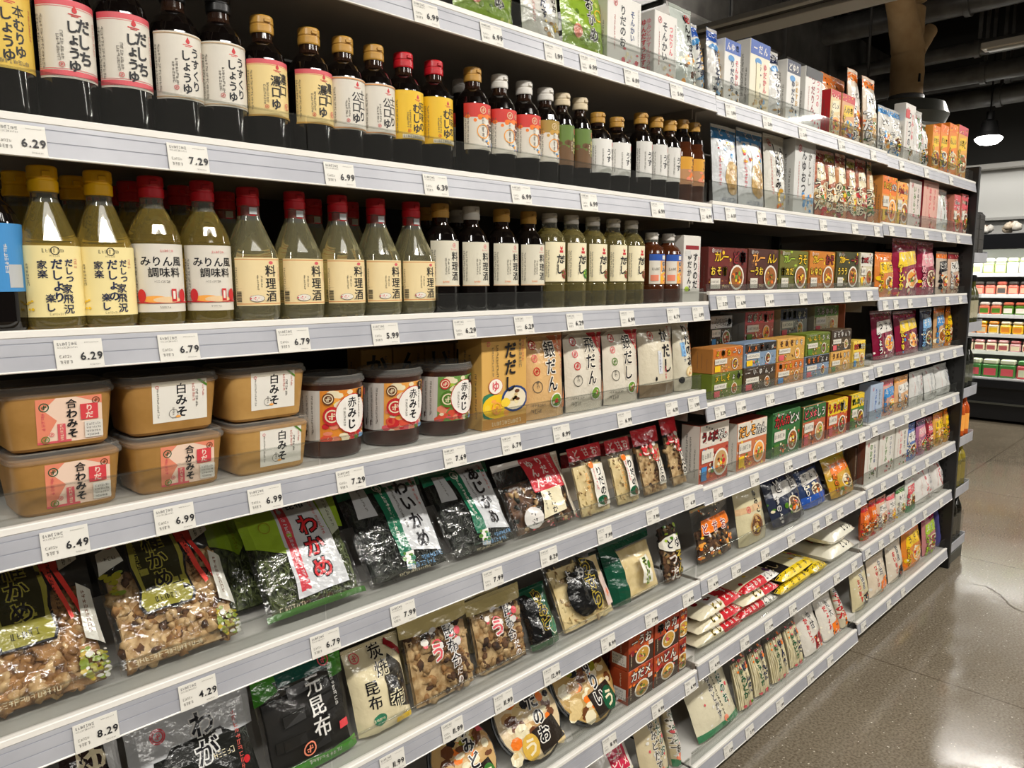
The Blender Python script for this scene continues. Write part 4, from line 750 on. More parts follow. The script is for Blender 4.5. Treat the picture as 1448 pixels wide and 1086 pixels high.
SMALL = [('R', -.5, .80, .5, 1, 'c2202c'), ('G', -.4, .83, .4, .97, 3, 'f0d8d0', None, 3), ('R', -.04, .10, .42, .70, 'ebe6da'), ('W', .2, .24, .66, 3, 'ink', None, 5), ('M', .05, .3, .65, .05, 'rose', 3), ('C', .16, .18, .12, .07, 'dgreen'), ('C', .22, .16, .06, .05, 'brown'), ('C', .0, .70, .06, .05, 'orange'), ('M', -.2, .2, .6, .06, 'lorange', 4)]
SMALL2 = [('R', -.5, .76, .5, 1, 'c2202c'), ('G', -.35, .6, .3, .78, 2, 'white', 'red', 4), ('R', .05, .12, .32, .52, 'd8d2c4'), ('W', .18, .14, .5, 3, 'ink', None, 5), ('S', .1, .55, .08, 'red'), ('B', -.4, .55, .4, .8, .05, 12, ['red', 'white'], 6)]
for i, (l_, r_, t_, q) in enumerate(((808, 854, 632, 0), (860, 894, 622, 0), (898, 934, 607, 1), (939, 978, 592, 1))):
    bag('E', 0, l_, r_, 'flake' if q == 0 else 'mush2', SMALL2 if q else SMALL, 'small red headed pack of %s' % ('pale dried flakes', 'green dried slices')[q], t_=t_, lean=16, t=.035, name='dried_food_pack', cat='pack', seed=20+i, header='red', n=60, cs=.008, fill=.74, y0=D+.03)
for l_, r_, t_ in ((797, 846, 637), (852, 900, 620)): put_pouch('E', 0, l_, r_, t_, [('R', -.5, .7, .5, 1, 'dred')], 'd8ccb8', 'red headed pack in the row behind', 'dried_food_pack', .03, 6, 'pack', D+.15, 31)

# ------------------------------------------------------------------ sixth shelf, near bay
K0 = [('R', -.5, .86, .5, 1, '2a6a1c'), ('P', [(-.5, .1), (-.42, .1), (-.3, .86), (-.5, .86)], 'c6c8ca'), ('R', -.5, .55, .5, .86, 'b4b6b8'), ('P', [(-.5, .0), (.5, 0), (.42, .45), (.2, .62), (-.2, .60), (-.42, .4)], '1c1d1a'), ('O', -.28, .72, .06, .2, 'c8404a'), ('S', -.28, .72, .045, 'c8404a'), ('U', 'わが', .06, .80, .21, 'ink', 'd4d4d0'), ('M', .32, .2, .7, .05, 'redmicro', 3), ('C', .36, .3, .03, .03, 'red'), ('N', .1, .3, .42, .05, 'cream', 4)]
bag('F', 0, 182, 362, 'weed', K0, 'green topped bag of black seaweed at the lower frame edge', .20, lean=22, name='seaweed_bag', seed=11, n=60)
bag('F', 0, 96, 178, 'kombu', [('R', -.5, .3, .2, 1, '2a1614'), ('W', .0, .4, .9, 2, 'cream', None, 3), ('R', .25, 0, .5, 1, 'c9cacb')], 'dark maroon bag with pale side strip under the 8.29 tag', .19, lean=22, name='seaweed_bag', seed=12)
K1 = [('R', -.5, .86, .5, 1, '3f8a24'), ('P', [(-.5, .70), (-.26, .78), (-.3, .86), (-.5, .86)], '3f8a24'), ('R', -.26, .80, .34, .94, '0f4c40'), ('R', .30, .7, .5, 1, '3f8a24'), ('R', -.5, 0, .5, .10, '3f8a24'), ('T', '元昆布', .10, .80, .19, 'e2e0da'), ('M', .32, .4, .85, .05, 'lgrey', 3), ('S', .28, .88, .06, 'rose'), ('S', -.08, .19, .065, 'salmon'), ('R', .30, .22, .42, .29, 'd8434a'), ('N', -.1, .28, .06, .04, 'white', 5)]
bag('F', 0, 364, 492, 'kombu', K1, 'green and black bag of kelp with bold white vertical lettering', .185, lean=18, name='kelp_bag', seed=13)
K2 = [('B', -.1, .0, .5, .35, .03, 10, ['cream'], 3), ('P', [(.02, .24), (.46, .12), (.40, .62), (.20, .80), (.02, .55)], '35322c'), ('B', .05, .2, .4, .6, .04, 30, ['ink', '4a463e', '2a2722'], 4), ('T', '昆布', -.22, .60, .17, 'ink'), ('U', '炭焼', .02, .98, .2, 'ink', 'd9d0b2'), ('U', '布', .18, .40, .22, 'ink', 'e6dcb8'), ('C', -.18, .14, .09, .07, '2f7a5a'), ('N', -.3, -.08, .14, .04, 'cream', 5), ('S', -.34, .88, .06, 'rose'), ('R', .1, .02, .4, .08, 'yellow'), ('P', [(.2, .9), (.45, .7), (.45, .78), (.25, .98)], 'dred')]
put_pouch('F', 0, 500, 579, 915, K2, 'd9cda8', 'cream bag of kelp with black brush lettering and green medallion', 'kelp_bag', .06, 18, 'bag', D+.03, 14)
MB_ = [('R', -.5, .80, .5, 1, 'c9b87e'), ('U', '昆布合', .12, .80, .16, 'ink', 'd8d4d0'), ('W', .16, .10, .42, 3, 'white', 'brown', 5), ('S', -.1, .62, .08, 'rose'), ('B', -.3, .55, .3, .8, .06, 14, ['rose', 'white', 'd8d4d0'], 4), ('W', -.12, .45, .66, 1, 'rose', 'white', 6)]
bag('F', 0, 572, 668, 'mush2', MB_, 'clear bag of mixed mushroom slices with cream top, the lower one', t_=866, lean=14, t=.06, name='mushroom_bag', seed=15, n=110, cs=.012, fill=.78)
bag('F', 0, 667, 743, 'mush2', MB_, 'clear bag of mixed mushroom slices with cream top, beside the green pack', t_=842, lean=14, t=.06, name='mushroom_bag', seed=16, n=100, cs=.012, fill=.78)
put_pouch('F', 0, 560, 612, 872, [('B', -.3, .1, .3, .7, .06, 18, ['brown', 'tan'], 2)], 'b8a878', 'cream topped mushroom bag in the row behind', 'mushroom_bag', .05, 10, 'bag', D+.13, 17)
put_pouch('F', 0, 660, 715, 838, [('R', -.2, .55, .3, .75, 'brown'), ('B', -.3, .1, .3, .6, .06, 18, ['brown', 'tan'], 2)], 'b8a878', 'cream topped mushroom bag in the row behind', 'mushroom_bag', .05, 10, 'bag', D+.13, 18)
K5 = [('P', [(-.5, .1), (.1, 0), (.1, .6), (-.3, .9), (-.5, .9)], 'black'), ('W', .04, .25, .92, 3, 'ink', 'bamboo', 4), ('C', .30, .28, .14, .16, '3a7a5a'), ('O', .30, .28, .14, .1, 'white'), ('R', -.5, 0, .5, .1, '2d5a3a'), ('M', -.2, .2, .5, .05, 'white', 4)]
put_pouch('F', 0, 746, 784, 835, K5, '0f4a34', 'dark green pack with black and gold lettering', 'dried_food_pack', .05, 22, 'pack', D+.03, 19)
K6 = [('C', -.08, .42, .28, .30, 'black'), ('P', [(-.05, .5), (.25, .2), (.3, .75), (.05, .9)], '1a1a14'), ('W', .13, .15, .85, 3, 'ink', 'bamboo', 6), ('G', -.3, .6, .1, .78, 2, 'lgrey', 'ink', 7), ('P', [(.30, .12), (.46, .14), (.38, .6), (.28, .55)], 'd8c0b4'), ('C', .37, .3, .04, .06, 'salmon')]
bag('F', 0, 777, 856, 'flake', K6, 'clear bag with a black gourd shaped label and gold lettering', t_=783, lean=24, t=.055, name='dried_food_bag', seed=21, n=80, cs=.010, fill=.85)
K7 = [('R', -.5, .0, -.28, 1, '0f4a34'), ('R', -.5, .86, .5, 1, '0f4a34'), ('P', [(.0, .2), (.22, .16), (.24, .62), (.04, .6)], 'e4e0d2'), ('W', .12, .15, .6, 3, 'ink', 'lgreen', 7), ('C', .20, .45, .05, .07, 'leaf')]
bag('F', 0, 859, 928, 'tofu', K7, 'clear bag of pale dried cakes with dark green edge', t_=765, lean=20, t=.07, name='dried_food_bag', seed=22, fill=.84)
put_pouch('F', 0, 843, 880, 778, [('B', -.4, .1, .4, .8, .05, 12, ['145536', '0a3a26'], 4)], '0f4a34', 'dark green bag pressed against the pale dried cakes', 'dried_food_bag', .04, 18, 'bag', D+.10, 23)
K8 = [('C', .0, .55, .25, .12, 'e4e0d2'), ('G', -.3, .45, .3, .65, 2, 'ink', 'white', 8), ('W', .15, .08, .45, 2, 'bamboo', 'ink', 7), ('W', -.15, .05, .42, 2, 'white', 'brown', 9), ('B', -.4, .6, .4, .8, .05, 10, ['leaf', 'lgreen'], 5)]
bag('F', 0, 933, 984, 'mix', K8, 'slim clear bag with a white oval label beside the dried cakes', t_=726, lean=12, t=.05, name='dried_food_bag', seed=24, n=70, cs=.009, fill=.8)

# ------------------------------------------------------------------ seventh and bottom shelves, near bay: noodle bowls, boxes, bags
def noodle_bowl(l_, r_, cy_, look, k, L='G', b=0):
    z = LEV[L][b]; zc, yc = z+.085, D+.075; x0, x1 = xof(l_, yc, zc), xof(r_, yc, zc); r = (x1-x0)/2*.98; x = (x0+x1)/2; T = R(52)
    m = MB(); ca, sa = math.cos(T), math.sin(T)
    def tilt(o):
        for v in o.data.vertices:
            p = v.co; y_, z_ = p.y*ca-p.z*sa, p.y*sa+p.z*ca; v.co = (p.x, y_, z_)
    m.lathe([(r*.62, -.052), (r*.66, -.050), (r*.92, -.012), (r*.97, 0), (r*.93, .001)], M('ebe8e0', 'c'), 40); o = m.build('noodle_bowl')
    rm = MB().lathe([(r*.955, -.004), (r*1.0, -.001), (r*1.0, .003), (r*.93, .0035)], M('black', 'c'), 40, cap=False).build('rim', o)
    fm = MB(); H = 2*r; nn = 12
    dsl = [('C', 0, .5, .47, .47, ('c9a46a', 'd9c39a', 'b8975a')[k]), ('B', -.38, .12, .38, .88, .10, 60, ['cream', 'wheat', 'tan', 'brown', 'orange', 'noodle'], 3+k), ('B', -.3, .6, .35, .9, .09, 14, ['brown', 'olive', 'ink'], 5+k), ('P', [(-.02, .05), (.40, .12), (.30, .40), (-.1, .34)], '2a221c'), ('W', .08, .16, .92, 4, 'ink', 'f0ece2', 4+k), ('C', (.24, -.16, .24)[k], .2, .12, .14, ('green', 'd8b04a', 'dgreen')[k]), ('W', (.24, -.16, .24)[k], .1, .3, 1, 'cream', None, 6), ('P', [(.3, .9), (.42, .7), (.3, .72)], 'rose')]
    stamp(fm, dsl, H, H, lambda x_, v, d: (x_, v-r, .006+.018*max(0, 1-((x_/r)**2+((v-r)/r)**2))+d), 'g', [(-r+H*i/nn) for i in range(1, nn)], [H*i/nn for i in range(1, nn)])
    f2 = fm.build('printed_film', o)
    for q in (o, rm, f2): tilt(q)
    mz = min(v.co.z for v in o.data.vertices); my = min(v.co.y for v in rm.data.vertices)
    sk_ = MB(); sk_.add([(-r*.9, my+.012, mz), (r*.9, my+.012, mz), (r*.75, my+.05, mz+r*.62), (-r*.75, my+.05, mz+r*.62)], [[0, 1, 2, 3]], MT['outer']); sk_.build('overwrap_skirt', o)
    o.location = (x, D+.028-my, z-mz+.0008); reg(o, look, 'bowl', L, b)
noodle_bowl(612, 700, 1040, 'film wrapped noodle bowl cut off by the lower frame edge', 0)
noodle_bowl(706, 792, 990, 'film wrapped noodle bowl with a yellow flower badge', 1)
noodle_bowl(790, 868, 960, 'film wrapped noodle bowl with a green badge beside the ramen boxes', 2)
def RB(s, base): return [('R', -.5, .0, .5, .52, '3a2418'), ('B', -.5, .4, .5, 1, .12, 14, [base, 'dred', 'orange'], s), ('G', -.42, .62, .42, .95, 3, 'f0e8dc', 'ink', s+1), ('F', .05, .30, .36, .26, 'ebe4d4', 'c9973a', ['egg', 'rose', 'leaf', 'brown', 'cream'], s), ('R', .28, .5, .46, .62, 'white'), ('N', .3, .44, .56, .05, 'red', 3), ('M', -.42, .1, .5, .06, 'cream', 4)]
RS = [('R', -.4, .1, .4, .45, 'white'), ('N', -.35, .3, .36, .07, 'ink', 3), ('N', -.35, .3, .26, .07, 'ink', 4), ('N', -.35, .3, .16, .07, 'ink', 5), ('M', .1, .5, .9, .06, 'cream', 6)]
for i, (l_, r_, t_, sp_) in enumerate(((888, 924, 893, 938), (925, 960, 873, 926), (960, 989, 857, 908))):
    xc, ww, hh = span('G', 0, l_, r_, t_, D+.03); lo = hh*.5
    for k in (0, 1):
        o = carton('noodle_box', ww-.003, lo-.001, .06, RB(30+i*2+k, ('d8622a', 'c8322c', 'dred')[i]), 'a8401c', '9a3a18', RS); stand_at(o, xc, D+.03, LEV['G'][0]+k*lo, 0)
        reg(o, '%s ramen box in the %s of the small stacks' % (('lower', 'upper')[k], ('nearest', 'middle', 'farthest')[i]), 'box', 'G', 0)
for k in (0, 1):
    o = carton('noodle_box', .07, .085, .06, RB(40, 'd8622a'), 'a8401c', '9a3a18', RS); stand_at(o, xof(880, D+.12, .45), D+.12, LEV['G'][0]+k*.0865); reg(o, 'ramen box standing behind the front row', 'box', 'G', 0)
FL = [('R', -.1, .42, .34, .82, 'c8284a'), ('G', -.08, .60, .30, .80, 2, 'f0d8d0', None, 3), ('G', -.08, .42, .32, .62, 3, 'f0d8d0', None, 4), ('B', -.45, .1, .45, .4, .05, 14, ['leaf', 'cream', 'dgreen', 'bamboo'], 5), ('G', -.3, .84, .1, .96, 3, 'ink', None, 7)]
put_pouch('H', 0, 842, 896, 1046, FL, 'dedad2', 'white bag with a crimson square logo', 'noodle_pack', .06, 28, 'bag', D+.03, 41)
NC = [('M', .1, .1, .9, .06, 'ink', 3), ('W', .0, .15, .85, 5, 'micro', 'white', 4), ('W', .24, .3, .9, 4, 'dgreen', 'white', 5), ('B', -.3, .1, .4, .9, .04, 14, ['rose', 'white'], 4), ('R', -.5, 0, .5, .1, '3f7a54'), ('C', .1, .12, .06, .05, 'salmon')]
put_pouch('H', 0, 906, 943, 1010, NC, 'cdbf9c', 'cream noodle pack with green lettering, nearest of three', 'noodle_pack', .05, 15, 'pack', D+.03, 42)
put_pouch('H', 0, 946, 992, 982, NC, 'cdbf9c', 'cream noodle pack with green lettering, middle of three', 'noodle_pack', .05, 15, 'pack', D+.03, 43)

# ------------------------------------------------------------------ generic artwork of the goods in the middle and far bays
def A_curry(s, c, c2='yellow'): return [('R', -.5, .55, .5, 1, c), ('B', -.5, .5, .5, 1, .09, 10, [c, c2, 'brown'], s), ('V', 'カレー', -.18, .80, .26, c2, 'ink', .8), ('G', .12, .62, .46, .95, 2, 'dred' if c2 == 'yellow' else 'yellow', 'ink', s), ('G', -.46, .36, -.02, .58, 3, 'egg', 'ink', s+3), ('B', -.5, .0, .5, .34, .045, 26, ['brown', 'curry', c, 'beef', 'egg'], s+5), ('F', .22, .32, .34, .30, 'e8e2d4', 'curry', ['beef', 'carrot', 'egg', 'pea', 'brown'], s), ('R', -.46, .06, -.22, .30, 'dcd6c8'), ('N', -.44, -.24, .22, .06, 'ink', 3), ('N', -.44, -.24, .12, .06, 'micro', 4), ('N', -.18, .0, .1, .08, 'cream', 5), ('S', -.42, .93, .05, 'white'), ('N', -.38, -.2, .93, .06, 'white', 6)]
def A_mix(s, c, c2, dark='ink'): return [('R', -.5, .62, .5, 1, c), ('B', -.5, .0, .5, .6, .05, 34, [c, c2, 'cream', 'brown', random.Random(s).choice(['leaf', 'sky', 'rose', 'egg'])], s+9), ('B', -.5, .62, .5, 1, .045, 14, [c2, dark, 'white'], s+10), ('G', -.46, .66, .1, .94, 3, c2, dark, s), ('G', .1, .66, .46, .92, 2, 'white', dark, s+1), ('F', .22, .30, .25, .24, 'e8e2d4', random.Random(s).choice(['curry', 'tan', 'brown', 'lorange']), ['beef', 'carrot', 'egg', 'pea', 'cream', 'red'], s), ('R', -.46, .36, -.06, .58, 'dcd6c8'), ('N', -.44, -.08, .47, .10, 'ink', 3), ('R', -.46, .06, -.28, .30, random.Random(s+1).choice(['yellow', 'leaf', 'rose', 'sky'])), ('B', -.26, .05, -.04, .32, .06, 9, ['beef', 'cream', 'orange', 'leaf'], s+2), ('N', -.44, -.1, .95, .05, 'white', 4)]
def A_white(s, c='navy', foods=('wheat', 'tan', 'yellow')): return [('W', -.05, .28, .88, 4, c, None, s), ('W', .24, .4, .85, 4, random.Random(s).choice(['micro', 'rose', 'bluemicro']), None, s+2), ('S', -.28, .88, .05, 'red'), ('M', -.3, .2, .7, .04, 'redmicro', s), ('B', -.1, .04, .44, .28, .05, 14, list(foods), s), ('M', .42, .3, .9, .03, 'micro', 3)]
def A_blue(s, c='blue'): return [('R', -.5, .80, .5, 1, c), ('G', -.4, .83, .4, .96, 3, 'white', None, s), ('C', -.1, .72, .10, .05, 'sky'), ('W', -.02, .2, .70, 4, 'navy', None, s), ('W', .26, .3, .72, 4, random.Random(s).choice(['gold', 'micro', 'rose']), None, s+2), ('B', -.3, .05, .45, .22, .05, 12, ['wheat', 'tan', 'ink', 'lblue'], s)]
def A_snack(s, c, c2='white'): rg = random.Random(s); return [('R', -.5, .84, .5, 1, c), ('B', -.5, .84, .5, .97, .03, 12, [c2, 'cream', 'ink'], s+4), ('P', [(-.4, .5), (.4, .58), (.3, .8), (-.35, .76)], c2), ('G', -.36, .58, .36, .76, 3, 'ink' if c2 in ('white', 'cream', 'yellow') else 'white', None, s), ('F', .08, .30, .30, .17, 'cream', rg.choice(['curry', 'lorange', 'tan', 'brown']), ['egg', 'orange', 'leaf', 'cream', 'beef', 'red'], s), ('B', -.5, .02, .5, .5, .06, 20, [c, c2, 'cream', rg.choice(['red', 'leaf', 'sky', 'yellow'])], s+1), ('W', -.34, .1, .55, 3, c2, 'ink', s+2)]
def A_pack(s): return [('B', -.5, .05, .5, .95, .06, 22, ['white', 'ede6d2'], s), ('U', random.Random(s).choice(['国産', '辛味', '丸大', '中甘']), .05, .88, .2, 'ink', 'white'), ('W', -.18, .2, .8, 4, 'red', None, s), ('P', [(-.1, .05), (.4, .1), (.35, .4), (-.05, .32)], random.Random(s).choice(['ink', 'orange', 'dred'])), ('B', -.1, .05, .4, .35, .05, 12, ['orange', 'cream', 'rose', 'brown'], s), ('M', .36, .3, .8, .05, 'micro', 4)]
WS = [('W', 0, .1, .8, 6, 'rose', None, 3)]

def row(L, b, rows, y0=D+.022):
    """one shelf front: (kind, left column, right column, top row, artwork, base colour, words, extras)"""
    for i, (k, l_, r_, t_, dsl, base, look, *ex) in enumerate(rows):
        ex = dict(ex[0]) if ex else {}; sd = 100+ord(L)*31+b*13+i
        nm = ex.pop('name', 'food_box' if k == 'c' else 'food_pouch')
        if k == 'c': put_carton(L, b, l_, r_, t_, dsl, base, look, nm, ex.pop('dp', .045), ex.pop('cat', 'box'), ex.pop('y0', y0), **ex)
        else: put_pouch(L, b, l_, r_, t_, dsl, base, look, nm, ex.pop('t', .04), ex.pop('lean', (6, 4, 2)[b]), ex.pop('cat', 'pouch'), ex.pop('y0', y0), sd, **ex)
# top shelf
GA = [('B', -.5, 0, .5, .9, .05, 30, ['7d9a2a', 'c4d060', '5a7a20'], 3), ('U', 'おかめ', .1, .85, .22, 'ink', 'white'), ('C', -.25, .3, .08, .1, 'salmon'), ('O', .3, .6, .09, .2, 'yellow'), ('M', .4, .3, .8, .05, 'gold', 4)]
row('A', 0, [('p', 648, 738, -45, GA, '8fb032', 'lime green seaweed bag, the one cut off by the upper frame edge', dict(t=.06, h=.15)),
 ('p', 740, 795, -60, A_white(3), 'dcd9d0', 'white food bag between the two lime green bags', dict(h=.15)), ('p', 796, 857, -60, GA, '8fb032', 'lime green seaweed bag beside the tall white carton', dict(h=.15)),
 ('c', 859, 907, -50, A_white(5, 'ink', ('rose', 'pink', 'cream')), 'e2dfd8', 'tall white carton with black brush lettering beside the lime bag', dict(h=.15)),
 ('c', 925, 957, 20, A_white(7, 'ink', ('rose', 'salmon', 'cream')), 'e2dfd8', 'white carton turned to show its lettered pink side', dict(sdsl=[('W', 0, .1, .9, 8, 'rose', None, 3), ('W', .25, .1, .9, 9, 'pink', None, 4)], dp=.06)),
 ('p', 955, 985, 9, [('B', -.4, .05, .4, .4, .06, 22, ['ink', 'brown', 'lorange', 'cream'], 3), ('W', .1, .4, .9, 4, 'ink', None, 3), ('S', .2, .85, .06, 'red')], 'c9d0c8', 'silvery pouch with dark beans printed at its foot'),
 ('p', 985, 1005, 34, A_blue(3), 'e2e0da', 'white pouch with blue top, nearest of the blue topped goods')])
row('A', 1, [('p', 1006, 1021, 40, A_blue(4), 'e2e0da', 'narrow white pouch with blue top'), ('c', 1024, 1047, 58, A_blue(5), 'e2e0da', 'white carton with blue top and wheat picture', dict(top='blue')),
 ('c', 1060, 1088, 60, A_blue(6)+[('R', -.2, .2, .0, .7, 'cream')], 'e8e0c8', 'wide cream carton with blue top and white side', dict(top='blue', side='e2e0da')), ('p', 1090, 1106, 72, A_blue(7, 'navy'), 'e2e0da', 'white pouch with navy top and folded flap'),
 ('c', 1112, 1131, 87, A_blue(8, 'navy'), 'e2e0da', 'slim white carton with navy top'), ('c', 1138, 1162, 98, A_white(9, 'dred', ('rose', 'lgrey'))+[('R', -.5, .84, .5, 1, 'ink')], 'e2e0da', 'white carton with black top band and red lettering', dict(top='navy', dp=.05)),
 ('p', 1166, 1200, 108, A_snack(3, 'orange'), 'd8894a', 'orange patterned pouch standing behind the red carton', dict(y0=D+.10)), ('c', 1174, 1188, 128, A_snack(4, 'red', 'cream'), 'e0c890', 'small red and cream carton with red side', dict(side='red', top='red')),
 ('c', 1190, 1208, 135, A_snack(5, 'red', 'yellow'), 'd8a070', 'small red and yellow patterned carton'), ('p', 1204, 1218, 98, A_snack(6, 'orange'), 'e8d8c4', 'tall orange topped pouch, the nearer one', dict(y0=D+.05)), ('p', 1225, 1243, 110, A_snack(7, 'orange'), 'e8d8c4', 'tall orange topped pouch, the farther one')])
row('A', 2, [('p', 1246, 1260, 150, A_snack(8, 'sky'), 'e0ded8', 'blue topped white pouch, the nearer one'), ('p', 1261, 1277, 156, A_snack(9, 'sky'), 'e0ded8', 'blue topped white pouch, the farther one'), ('c', 1279, 1293, 148, A_white(11, 'ink', ('brown', 'leaf', 'tan'))+[('R', -.5, .75, -.1, .9, 'red')], 'dedad2', 'tall white carton with a red corner and dark bowl'), ('p', 1294, 1307, 156, A_white(12, 'leaf'), 'e0ded8', 'white pouch beside the green topped pack'), ('p', 1306, 1313, 175, A_snack(10, 'dgreen'), 'e0ded8', 'green topped small pack'),
 ('c', 1318, 1328, 178, A_snack(11, 'orange', 'yellow'), 'ee9a3a', 'small orange carton in the far cluster', {}), ('c', 1329, 1340, 177, A_snack(12, 'orange', 'yellow'), 'ee8a2a', 'small orange carton in the far cluster', {}), ('c', 1341, 1353, 176, A_snack(13, 'orange', 'yellow'), 'ee8a2a', 'small orange carton in the far cluster', {}), ('c', 1354, 1367, 179, A_snack(14, 'rose', 'yellow'), 'e8a84a', 'small orange carton in the far cluster', {})])
# second shelf
def A_oval(s): return [('R', -.5, .82, .5, 1, '2a78b0'), ('B', -.5, .78, .5, .86, .04, 10, ['2a78b0'], s), ('G', -.3, .86, .3, .96, 2, 'white', None, s), ('B', -.4, .55, .4, .8, .05, 16, ['red', 'sky', 'yellow', 'white'], s), ('C', .10, .34, .19, .22, 'c8a468'), ('B', -.1, .16, .34, .5, .05, 30, ['b08a50', 'd8b87e', 'c29a5c'], s), ('M', -.34, .2, .6, .05, 'rose', 3), ('N', -.3, .4, .06, .05, 'bluemicro', 4)]
row('B', 1, [('p', 1012, 1047, 178, A_oval(3), 'cfd2d4', 'silver pouch with blue top and oval window, the nearer one'), ('p', 1048, 1084, 184, A_oval(4), 'd6d8d8', 'silver pouch with blue top and oval window, the farther one'),
 ('p', 1085, 1114, 191, A_white(21, 'ink', ('yellow', 'egg', 'orange', 'gold')), 'd2cfc4', 'silver pouch with a yellow noodle bowl picture'), ('c', 1123, 1152, 199, A_white(22, 'ink', ('lblue', 'sky', 'lorange')), 'd4d4d0', 'silver white carton with a blue plate picture', dict(dp=.06))]
 +[('p', l_, r_, t_, A_snack(30+i, 'olive' if i % 2 else 'dred', 'cream'), ('b86a4a', 'a85a3a', 'c88a5a')[i % 3], 'slim reddish noodle pouch with olive top', dict(lean=4, t=.03)) for i, (l_, r_, t_) in enumerate(((1154, 1170, 212), (1170, 1183, 215), (1184, 1198, 218), (1200, 1212, 225), (1213, 1227, 226), (1229, 1245, 229)))])
row('B', 2, [('c', 1247, 1267, 250, A_mix(41, 'orange', 'yellow'), 'e89a4a', 'orange food carton, nearest in its bay'), ('c', 1268, 1283, 258, A_mix(42, 'lorange', 'red'), 'e8c06a', 'yellow patterned food carton beside the orange one'), ('c', 1285, 1302, 255, A_white(43, 'leaf', ('rose', 'pink', 'leaf')), 'd8ccc4', 'pale carton with pink and green print', dict(top='dred')), ('c', 1305, 1326, 257, A_white(44, 'rose', ('rose', 'tan')), 'd8a898', 'pink carton with dark red top', dict(top='dred', side='dred')), ('p', 1328, 1343, 268, A_white(45, 'leaf', ('leaf', 'ink', 'cream')), 'd8d8d4', 'white pouch between pink cartons'), ('c', 1348, 1357, 276, A_mix(46, 'rose', 'white'), 'd0806a', 'small rose carton half hidden'), ('c', 1359, 1378, 275, A_mix(47, 'rose', 'cream'), 'd08070', 'rose carton at the far end beside the end frame')])
# third shelf
row('C', 1, [('c', 1001, 1056, 351, A_curry(51, '6a1a12'), '5a1c14', 'dark red curry box with yellow lettering, first in the line'), ('c', 1058, 1100, 353, A_curry(52, '4a2014', 'lorange'), '5a2a1a', 'brown curry box beside the dark red one'), ('c', 1102, 1142, 355, A_curry(53, '6a6a1c', 'lgreen'), '5a5a1c', 'olive curry box with pale green lettering'), ('c', 1144, 1180, 356, A_curry(54, 'c87a1c'), 'a8641c', 'amber curry box beside the olive one'), ('c', 1182, 1214, 357, A_curry(55, '3a3a14'), '4a4414', 'blackish curry box with yellow lettering'), ('c', 1216, 1240, 358, A_mix(56, 'dcd6c8', 'red'), 'd0c8a8', 'pale curry box at the far end of the line')])
row('C', 2, [('p', 1244, 1268, 357, A_snack(61, 'orange', 'yellow'), 'd8803a', 'orange snack pouch beside the magenta ones', dict(t=.05)), ('p', 1270, 1304, 338, A_snack(62, 'magenta', 'egg'), '8e1c3c', 'large magenta snack pouch, the nearer one', dict(t=.06)), ('p', 1305, 1327, 342, A_snack(63, 'magenta', 'pink'), '8e1c3c', 'large magenta snack pouch, the farther one', dict(t=.06)), ('p', 1328, 1343, 356, A_snack(64, 'orange', 'ink'), 'c8b8a4', 'small orange topped snack pouch'), ('p', 1344, 1362, 357, A_snack(65, 'dred', 'white'), 'c8a890', 'dark red topped snack pouch beside the end frame')])
# fourth shelf: boxes two high in front, another row raised behind
MIX = [('5a6a1c', 'yellow', '6a7a24'), ('3a2a1c', 'white', '4a3a24'), ('c86a1c', 'yellow', 'b87a3a'), ('2a2420', 'orange', '7a90a8'), ('d8a24a', 'brown', 'c89a4a')]
for i, (l_, r_, t_) in enumerate(((1007, 1050, 491), (1052, 1097, 484), (1098, 1137, 478), (1139, 1173, 471), (1175, 1203, 466))):
    xc, ww, hh = span('D', 1, l_, r_, t_, D+.03); z = LEV['D'][1]
    for k in (0, 1):
        c_ = MIX[(i+k*2) % 5]; o = carton('food_box', ww-.003, hh/2-.001, .07, A_mix(70+i*2+k, c_[0], c_[1]), c_[2]); stand_at(o, xc, D+.03, z+k*hh/2)
        reg(o, '%s box in the %s of the two-high curry stacks' % (('lower', 'upper')[k], ORD[i]), 'box', 'D', 1)
put_carton('D', 1, 1206, 1229, 482, A_mix(82, 'egg', 'red'), 'd8b84a', 'yellow curry box standing single beside the stacks', 'food_box', .05, y0=D+.03)
for i, (l_, r_, t_) in enumerate(((1003, 1034, 446), (1052, 1093, 440), (1102, 1140, 436), (1150, 1184, 432), (1193, 1216, 430))):
    y_ = D+.115; xc, ww, hh = span('D', 1, l_, r_, t_, y_); z = LEV['D'][1]; h0 = hh*.56
    c_ = (('3a3020', 'lgrey'), ('b8605a', 'rose'), ('8a8a84', 'navy'), ('c8bf9c', 'leaf'), ('c8785a', 'dred'))[i]
    for k in (0, 1):
        o = carton('food_box', ww-.003, (h0, hh-h0)[k]-.001, .09, A_mix(90+i*2+k, c_[1], 'white'), c_[0], 'bdb6a8' if i in (1, 2, 3) else None); stand_at(o, xc, y_, z+k*h0)
        reg(o, '%s box of the %s stack in the back row' % (('lower', 'top')[k], ORD[i]), 'box', 'D', 1)
row('D', 2, [('p', 1238, 1268, 440, A_snack(101, 'magenta', 'white'), '7c1434', 'magenta snack pouch first in its bay', dict(t=.05, lean=7)), ('p', 1270, 1302, 440, A_snack(102, 'magenta', 'egg'), '7c1434', 'magenta snack pouch beside the navy one', dict(t=.05, lean=7)), ('p', 1305, 1321, 437, A_snack(103, 'navy', 'lblue'), '33384e', 'navy snack pouch between magenta and orange', dict(t=.04)), ('p', 1324, 1339, 434, A_snack(104, 'orange', 'sky'), 'c89a6a', 'orange and blue snack pouch'), ('p', 1341, 1357, 434, A_snack(105, 'orange', 'yellow'), 'd8842a', 'bright orange snack pouch beside the end frame')], D+.04)
